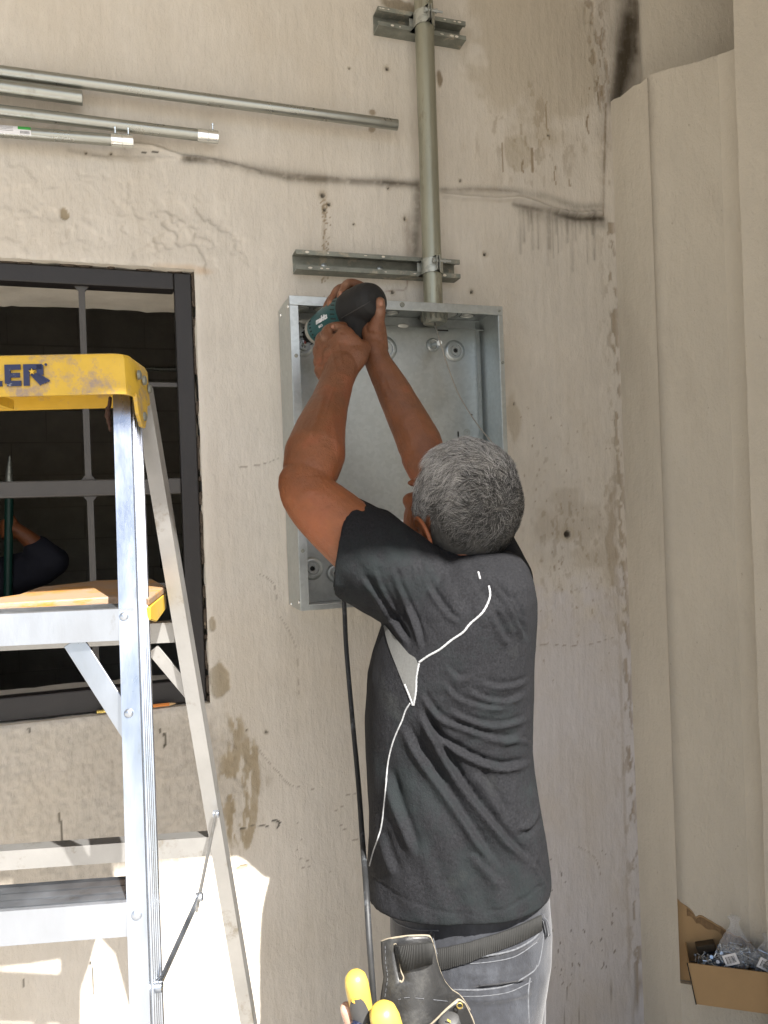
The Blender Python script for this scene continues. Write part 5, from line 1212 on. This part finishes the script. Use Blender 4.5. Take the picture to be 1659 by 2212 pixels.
# ---------------- jeans
JN = [(1900, 842, 1181, 1.282, .116), (1948, 842, 1185, 1.282, .118), (2000, 842, 1188, 1.278, .122), (2060, 850, 1186, 1.272, .128), (2100, 852, 1178, 1.268, .135), (2150, 856, 1168, 1.265, .138), (2212, 862, 1158, 1.265, .134), (2290, 868, 1150, 1.27, .120)]
jm = MB(); jm.loft(tor_rings(0, JN, 2.3, 64))
for hp, dx, sgn in ((hipL, -.02, 1), (hipR, .02, -1)):
    jm.blob([V(hp.x, hp.y, .80), V(hp.x, hp.y, .66), V(hp.x+dx, hp.y-.01, .45), V(hp.x+dx, hp.y-.03, .12)], [.088, .086, .074, .068], 30)
me = remesh(jm, .004, 6, 'jeans'); co = getco(me); no = getno(me); U, Vv, Dd = proj(co)
disp = .006*(fbm(co[:, 0]*12, co[:, 1]*12, co[:, 2]*9, 4, 3)-.5)+.009*(fbm(co[:, 0]*7, co[:, 1]*7, co[:, 2]*26, 3, 6)-.5)*(co[:, 2] < .6)
for pts, w_, h_ in [([(960, 2068), (1060, 2062), (1130, 2045), (1170, 2015)], 4, .004), ([(1010, 2128), (1060, 2122), (1140, 2112)], 5, .006), ([(1015, 2136), (1080, 2134), (1140, 2120)], 4, -.007), ([(1000, 2160), (1080, 2158), (1150, 2140)], 6, .005), ([(985, 2100), (1080, 2108), (1150, 2090)], 8, .003)]:
    d, sd, par = polydist(U, Vv, smooth2(pts, 4)); disp += h_*np.exp(-(d/w_)**2)*(Dd < 1.3)*np.clip(np.minimum(par/.2, (1-par)/.1), 0, 1)
setco(me, co+no*disp[:, None]); JB = bvh_of(me)
for v_ in me.vertices: v_.co -= poff
jeans = link('jeans', me, 'denim', PR, smooth=True)
for pts, w_ in [([(962, 2070), (1010, 2068), (1060, 2063), (1110, 2052), (1150, 2030), (1168, 2010)], .0030), ([(955, 2084), (1010, 2082), (1065, 2077), (1115, 2065), (1160, 2035)], .0016), ([(978, 2138), (1040, 2138), (1100, 2128), (1150, 2100), (1160, 2085)], .0026), ([(980, 2152), (1040, 2152), (1100, 2143), (1148, 2120)], .0016),
                ([(1176, 1990), (1172, 2040), (1166, 2075), (1160, 2090)], .0022), ([(1145, 2112), (1141, 2150), (1143, 2215)], .0030), ([(841, 1975), (860, 1995), (900, 2008), (948, 2010)], .0022)]:
    strip(JB, pts, w_, 'stitching', 'denims', jeans, .0008)
# exposed blue underwear over the waistband at the left
mb = MB(); mb.loft(tor_rings(-.0015, [(1880, 850, 1175, 1.283, .113), (1898, 845, 1179, 1.282, .1165), (1910, 846, 1177, 1.280, .1165)], 2.3)); mb.build('underwear', 'boxer', PR, smooth=40)
# boots
for hp, dx in ((hipL, -.02), (hipR, .03)):
    mb = MB(); c = V(hp.x+dx, hp.y-.04, 0); mb.blob([c+V(0, 0, .16), c+V(0, -.005, .07)], [.052, .048]); mb.blob([c+V(0, -.01, .055), c+V(-.03, .10, .045), c+V(-.045, .17, .040)], [.048, .046, .038], 24)
    mb.bx(c.x-.05, c.x+.05, c.y-.06, c.y+.20, .005, .03)
    me = remesh(mb, .005, 4, 'boot')
    for v_ in me.vertices: v_.co -= poff
    link('boot', me, 'boot', PR, smooth=True)
# belt: follows the hips, lower at the left
bw = .040; JB2 = JB
up_l = [(1166, 1976), (1120, 1998), (1060, 2020), (1000, 2036), (950, 2047), (900, 2046), (860, 2030)]
lo_l = [(1166, 2010), (1120, 2034), (1060, 2058), (1000, 2080), (950, 2094), (900, 2090), (860, 2076)]
def band(upl, lol, nm, mt, parent, lift, th_=.003, n_=40, m2=6):
    Ua = smooth2(upl, 10); La = smooth2(lol, 10); rows = []
    for i in range(len(Ua)):
        row = []
        for j in range(m2):
            k = j/(m2-1); p, nn = hit(JB, Ua[i][0]+(La[i][0]-Ua[i][0])*k, Ua[i][1]+(La[i][1]-Ua[i][1])*k)
            if p is None: row = None; break
            row.append((p, nn))
        if row: rows.append(row)
    N = len(rows); cen = [sum((r[k][0] for k in range(m2)), Vector())/m2 for r in rows]
    mb = MB(); f_ = []; b_ = []
    for r in rows:
        n0 = sum((x[1] for x in r), Vector()).normalized()
        a = r[0][0]; c = r[-1][0]; mid = [(a+(c-a)*(k/(m2-1))) for k in range(m2)]
        mx_ = max((r[k][0]-mid[k]).dot(n0) for k in range(m2))
        f_.append([q+n0*(mx_+lift+th_) for q in mid]); b_.append([q+n0*(mx_+lift) for q in mid])
    mb.loft([f+b[::-1] for f, b in zip(f_, b_)], True); return mb.build(nm, mt, parent, smooth=40), f_
belt, bf = band(up_l, lo_l, 'belt', 'belt', PR, .0005)
# belt ribs modelled as raised cross cords
mb = MB()
dist = 0; last = None; pitch = .0030
Lb = [r[0] for r in bf]; Lc = [r[-1] for r in bf]; acc = [0]
for i in range(1, len(Lb)): acc.append(acc[-1]+((Lb[i]+Lc[i])/2-(Lb[i-1]+Lc[i-1])/2).length)
k = 0
while k*pitch < acc[-1]:
    s_ = k*pitch; i = next(i for i in range(1, len(acc)) if acc[i] >= s_); f_ = (s_-acc[i-1])/(acc[i]-acc[i-1]+1e-9)
    a = Lb[i-1].lerp(Lb[i], f_); b = Lc[i-1].lerp(Lc[i], f_); tdir = (Lb[i]-Lb[i-1]).normalized(); nv = tdir.cross(b-a).normalized(); nv = nv if nv.dot(CAM-a) > 0 else -nv
    mb.tube([a-nv*.0001, b-nv*.0001], .0008, 6); k += 1
o = mb.build('belt_ribs', 'belt', belt, smooth=True); o['kind'] = 'stuff'
M['belt2'] = M['belt']
def loopstrip(pts, nm='belt_loop'):
    q = [Q(*p) for p in pts]; mb = MB(); mb.tube(smooth_path(q, None, 4), .0055, 8, True, .35, LR); return mb.build(nm, 'denim', jeans, smooth=50)
pz, nz_ = hit(JB, 1170, 2000)
for u, v0_, v1_ in ((1168, 1974, 2026), (932, 2012, 2066)):
    P = []
    for v in range(v0_, v1_+1, 6):
        p, n_ = hit(JB, u+(v-v0_)*.20, v)
        if p is not None: P.append(p+n_*(.0058 if v0_+6 < v < v1_-8 else .001))
    mb = MB()
    for s_ in (0,): mb.tube(P, .0048, 8, True, .4, LR)
    lp = mb.build('belt_loop', 'denim', jeans, smooth=50)
    for s_ in (-1, 1): mb = MB(); mb.tube([p+LR*.0034*s_-FW*.0018 for p in P], .0008, 6); mb.build('stitching', 'denims', lp, smooth=True)

# ---------------- leather tool pouch on the belt
def bp(u, v, off_):
    p, n_ = hit(JB, min(max(u, 870), 1150), v)
    return p
dP = 1.105
def pd_(u, v): # slight inward curve of the sheet
    return 1.112-.00016*(v-2030)*1.0+.0000035*(u-890)**2
out_ = [(824, 2034), (840, 2028), (880, 2022), (920, 2021), (930, 2026), (938, 2050), (943, 2075), (950, 2098), (960, 2120), (975, 2138), (990, 2148), (1004, 2165), (1030, 2215), (1045, 2300), (1045, 2420), (950, 2450), (850, 2420), (815, 2300), (818, 2200), (824, 2150), (830, 2110), (826, 2080)]
slit = [(851, 2040), (857, 2041), (862, 2070), (867, 2098), (872, 2112), (868, 2121), (863, 2118), (858, 2095), (853, 2065)]
PT = thing('tool_pouch', 'black leather tool pouch with pale raw edges hanging from the worker\'s webbing belt', 'tool pouch', Q(930, 2040, 1.11))
import bmesh
def sheet(outl, holes, nm, mt, parent, th_, dfn, cell=9):
    # triangulated sheet by polygon fill, curved by the depth function
    b = bmesh.new(); edges = []
    for loop in [outl]+holes:
        vs = [b.verts.new((u, v, 0)) for u, v in loop]; edges += [b.edges.new((vs[i], vs[(i+1) % len(vs)])) for i in range(len(vs))]
    bmesh.ops.triangle_fill(b, use_beauty=True, use_dissolve=False, edges=edges)
    bmesh.ops.subdivide_edges(b, edges=[e for e in b.edges if not e.is_boundary and e.calc_length() > 14], cuts=3, use_grid_fill=True); bmesh.ops.triangulate(b, faces=b.faces)
    off = WLOC[parent.name]; 
    for v in b.verts: v.co = Q(v.co.x, v.co.y, dfn(v.co.x, v.co.y))-off
    bmesh.ops.recalc_face_normals(b, faces=b.faces)
    me = bpy.data.meshes.new(nm); b.to_mesh(me); b.free(); o = link(nm, me, mt, parent, smooth=True); s = o.modifiers.new('s', 'SOLIDIFY'); s.thickness = th_; s.offset = 0; return o
sheet(out_, [slit], 'back_plate', 'leather', PT, .0042, pd_)
def edge_tube(pts, r_, nm, mt, parent, dfn, dz=-.001, smooth_k=5):
    q = smooth2(pts, smooth_k); mb = MB(); mb.tube([Q(u, v, dfn(u, v)+dz) for u, v in q], r_, 8); return mb.build(nm, mt, parent, smooth=True)
edge_tube(out_[0:14], .0015, 'raw_edge', 'edge', PT, pd_, 0); edge_tube(slit[0:7], .0014, 'raw_edge', 'edge', PT, pd_)
def stitches(pts, parent, dfn, n_=34, dz=-.0025):
    q = smooth2(pts, 12); mb = MB(); L = len(q)
    for i in range(n_):
        a = q[int(i/n_*(L-1))]; b = q[min(L-1, int((i+.6)/n_*(L-1)))]; mb.tube([Q(a[0], a[1], dfn(*a)+dz), Q(b[0], b[1], dfn(*b)+dz)], .0005, 5)
    o = mb.build('stitching', 'denims', parent); return o
stitches([(832, 2042), (833, 2080), (837, 2110), (832, 2150), (826, 2200)], PT, pd_); stitches([(860, 2160), (880, 2155), (920, 2158), (985, 2165)], PT, pd_, 40)
# belt passes through the slots
mb = MB(); P = [Q(848, 2040, 1.125), Q(862, 2043, 1.098), Q(900, 2040, 1.094), Q(928, 2037, 1.096), Q(936, 2038, 1.118)]; Pl = [Q(860, 2100, 1.125), Q(872, 2098, 1.098), Q(900, 2092, 1.094), Q(926, 2084, 1.096), Q(936, 2082, 1.118)]
Ps, Pls = smooth_path(P, None, 6), smooth_path(Pl, None, 6); rr = []
for a, b in zip(Ps, Pls): rr.append([a, b, b+FW*.003, a+FW*.003])
mb.loft(rr); b2 = mb.build('belt_end', 'belt', belt, smooth=40)
mb = MB()
for i in range(40):
    k = i/39*(len(Ps)-1); j = min(int(k), len(Ps)-2); f_ = k-j; a = Ps[j].lerp(Ps[j+1], f_)-FW*.0004; b = Pls[j].lerp(Pls[j+1], f_)-FW*.0004; mb.tube([a, b], .0008, 5)
o = mb.build('belt_ribs', 'belt', b2, smooth=True); o['kind'] = 'stuff'
# front pocket of the pouch
def pk(u, v): return 1.075-.0000030*(u-930)**2*-1+.00002*(v-2200)
pocket = [(1003, 2167), (992, 2160), (985, 2163), (965, 2180), (945, 2200), (925, 2218), (900, 2235), (860, 2245), (852, 2300), (870, 2400), (950, 2430), (1030, 2400), (1038, 2300), (1024, 2215), (1012, 2185)]
hole_ = [(993+6.5*math.cos(q), 2172+5.5*math.sin(q)) for q in [2*math.pi*k/14 for k in range(14)]]
pko = sheet(pocket, [hole_], 'front_pocket', 'leather', PT, .004, pk); edge_tube(pocket[0:8], .0017, 'raw_edge', 'edge', PT, pk, 0); edge_tube([(1003, 2167), (1012, 2185), (1024, 2215), (1038, 2300)], .0018, 'raw_edge', 'edge', PT, pk, 0)
mb = MB(); c = Q(993, 2172, 1.072); mb.lathe([(-.001, .0042), (.001, .0046), (.0015, .0038), (-.001, .0034)], c, -FW, 20, False); mb.build('grommet', 'brass', PT, smooth=40)

# ---------------- screwdrivers standing in the pouch
def driver(label, top, bot, r_, main, second, txt=None, cap=None):
    A, B = Q(*top), Q(*bot); d_ = (B-A).normalized(); L = (B-A).length
    t = thing('screwdriver', label, 'screwdriver', A)
    mb = MB(); prof = [(0, r_*.35), (r_*.12, r_*.62), (r_*.45, r_*.90), (r_*1.1, r_*1.02), (r_*2.2, r_*1.0), (L*.55, r_*.86), (L*.72, r_*.70), (L*.80, r_*.80), (L*.84, r_*.78), (L*.86, r_*.3)]
    mb.lathe(prof, A, d_, 32); h_ = mb.build('handle', main, t, smooth=40)
    if second:
        # rubber inlay on the camera side, pointed at its upper end
        vw_ = (CAM-A).normalized(); su_ = (vw_-d_*vw_.dot(d_)).normalized(); sv_ = d_.cross(su_)
        def rad(h):
            for (h0, r0), (h1, r1) in zip(prof, prof[1:]):
                if h0 <= h <= h1: return r0+(r1-r0)*(h-h0)/(h1-h0)
            return prof[-1][1]
        rows = []; 
        sg = 1 if sv_.dot(LR) > 0 else -1
        for i in range(20):
            k = i/19; h = r_*1.7+(L*.82-r_*1.7)*k; w_ = (.25+.75*min(1, k*3.0)**.6)
            a0_, a1_ = (-1.5*w_-.10, .80*w_-.10) ; rows.append([A+d_*h+(su_*math.cos(a0_+(a1_-a0_)*j/10)+sv_*math.sin(a0_+(a1_-a0_)*j/10)*(sg))*(rad(h)+.0009) for j in range(11)])
        m2 = MB(); m2.loft(rows, False, False); m2.build('rubber_inlay', second, t, smooth=True)
        m2 = MB(); c = A+d_*(r_*1.75)+su_*(r_*.93)-sv_*sg*(r_*.40); m2.lathe([(-.0005, r_*.30), (.0006, r_*.26), (.0004, r_*.16)], c, su_, 18); m2.build('hanging_hole', 'brass' if False else 'yhole', t, smooth=40)
        if txt:
            ax = d_; c = A+d_*(L*.52)+su_*(rad(L*.52)+.0012)
            text_mesh(txt, r_*.62, .0002, c, ax, su_.cross(ax), t, 'handle_lettering', 'yhand', .0002)
    m2 = MB(); m2.tube([A+d_*L*.84, A+d_*(L+.07)], .003, 12); m2.build('blade', 'zinc', t, smooth=40); return t
M['yhole'] = mat('yellow_recess', (.55, .32, .04), .5)
driver('upper yellow and grey screwdriver leaning left out of the pouch, lettered on its grip', (765, 2100, 1.075), (812, 2330, 1.09), .0165, 'yhand', 'bhand', 'SURTEK')
driver('biggest yellow screwdriver handle, in front of the pouch at the bottom edge', (822, 2172, 1.045), (895, 2400, 1.07), .0205, 'yhand', 'bhand', 'SURTEK')
driver('clear brown screwdriver handle leaning furthest left at the bottom edge', (745, 2168, 1.085), (800, 2360, 1.10), .0088, 'clear', None)
driver('dark blue round-ended screwdriver handle below the clear brown one', (768, 2205, 1.068), (820, 2380, 1.08), .0098, 'blue', None)
driver('dark blue screwdriver handle squeezed between the two yellow ones', (798, 2232, 1.052), (850, 2400, 1.07), .0095, 'blue', None)
tt = driver('small yellow screwdriver with black cap inside the front pocket of the pouch', (968, 2197, 1.062), (1000, 2330, 1.07), .0135, 'yhand', None)
A = Q(968, 2197, 1.062); d_ = (Q(1000, 2330, 1.07)-A).normalized(); mb = MB(); mb.lathe([(-.0012, .006), (0, .0105), (.004, .0145), (.014, .0150), (.016, .0142)], A, d_, 28); cp = mb.build('end_cap', 'bhand', tt, smooth=40)
mb = MB(); mb.ob(A+d_*.001-FW*.0125+UP*.004, (LR*.8-UP*.5)*.003, UP*.0012, FW*.0004); mb.build('cap_mark', 'yhand', tt)

# ================================================================== SECOND PERSON, in the dim room
P2_ = thing('person', 'person in the dim room behind the window, bent arm holding a green pole', 'person', Q(-190, 1600, 2.9)*1.0)
P2_.location = V(P2_.location.x, P2_.location.y, 0); WLOC[P2_.name] = V(*P2_.location)
ddp = 2.75; b2m = MB()
tors = [(-200, 1180, 2.85, 55), (-200, 1300, 2.85, 120), (-195, 1450, 2.85, 130), (-190, 1640, 2.85, 115), (-190, 1720, 2.85, 110)]
b2m.blob([Q(u, v, d) for u, v, d, r_ in tors], [px(r_, d) for u, v, d, r_ in tors], 28)
limb(b2m, [(-120, 1300, 2.8, 50), (0, 1250, 2.76, 42), (108, 1214, 2.72, 22)]); limb(b2m, [(108, 1214, 2.72, 22), (80, 1180, 2.70, 21), (42, 1148, 2.68, 15), (26, 1136, 2.68, 13)])
for k, (a, b) in enumerate(((8, 1126), (6, 1137), (7, 1148), (10, 1157))): limb(b2m, [(30, b+3, 2.69, 7), (16, b-1, 2.66, 6.5), (a-2, b+2, 2.67, 5.5), (8, b+5, 2.70, 5)])
limb(b2m, [(32, 1128, 2.68, 7), (26, 1116, 2.67, 6), (20, 1108, 2.67, 5)])
hc = Q(-200, 1080, 2.85); b2m.ell(hc, LR*.08, FW*.095, UP*.115); b2m.blob([hc-UP*.08, Q(-200, 1230, 2.85)], [.058, .065]); b2m.blob([hc+FW*.095, hc+FW*.11-UP*.03], [.008, .013])
for s_ in (-1, 1):
    zh_ = Q(-190, 1700, 2.85).z; c = Q(-190, 1700, 2.85)+LR*.09*s_; b2m.blob([V(c.x, c.y, zh_), V(c.x, c.y, .5), V(c.x, c.y, .1)], [.10, .07, .05]); b2m.blob([V(c.x, c.y-.02, .06), V(c.x, c.y+.14, .05)], [.045, .035])
    b2m.ell(hc+LR*.082*s_, LR*.006, FW*.015, UP*.028)
limb(b2m, [(-290, 1290, 2.85, 50), (-320, 1420, 2.88, 40), (-310, 1540, 2.80, 32)]); 
me = remesh(b2m, .006, 3); skin_tint(me, getco(me)*np.array([1, 1, .5]))
for v_ in me.vertices: v_.co -= WLOC[P2_.name]
b2o = link('body', me, 'skin', P2_, smooth=True)
c2 = MB(); c2.blob([Q(u, v, d) for u, v, d, r_ in tors[1:]], [px(r_+8, d) for u, v, d, r_ in tors[1:]], 28)
limb(c2, [(-120, 1300, 2.8, 60), (0, 1256, 2.76, 52), (106, 1218, 2.72, 36)]); limb(c2, [(112, 1214, 2.72, 36), (84, 1190, 2.705, 30)])
me = remesh(c2, .007, 4); co = getco(me); no = getno(me); setco(me, co+no*(.02*(fbm(co[:, 0]*14, co[:, 1]*14, co[:, 2]*14, 3, 3)-.5))[:, None])
for v_ in me.vertices: v_.co -= WLOC[P2_.name]
link('shirt', me, 'sleeve2', P2_, smooth=True)
gp = thing('green_pole', 'green pole held upright by the person in the dim room behind the window', 'pole', Q(14, 1290, 2.66))
MB().tube([Q(17, 1300, 2.66), Q(20, 1050, 2.66)], px(9, 2.66), 14).build('shaft', 'poleg', gp, smooth=50); MB().tube([Q(20, 1049, 2.66), Q(20, 1020, 2.66), Q(21, 985, 2.66)], [px(9, 2.66), px(7, 2.66), px(2, 2.66)], 14).build('tip', 'galvd', gp, smooth=50)
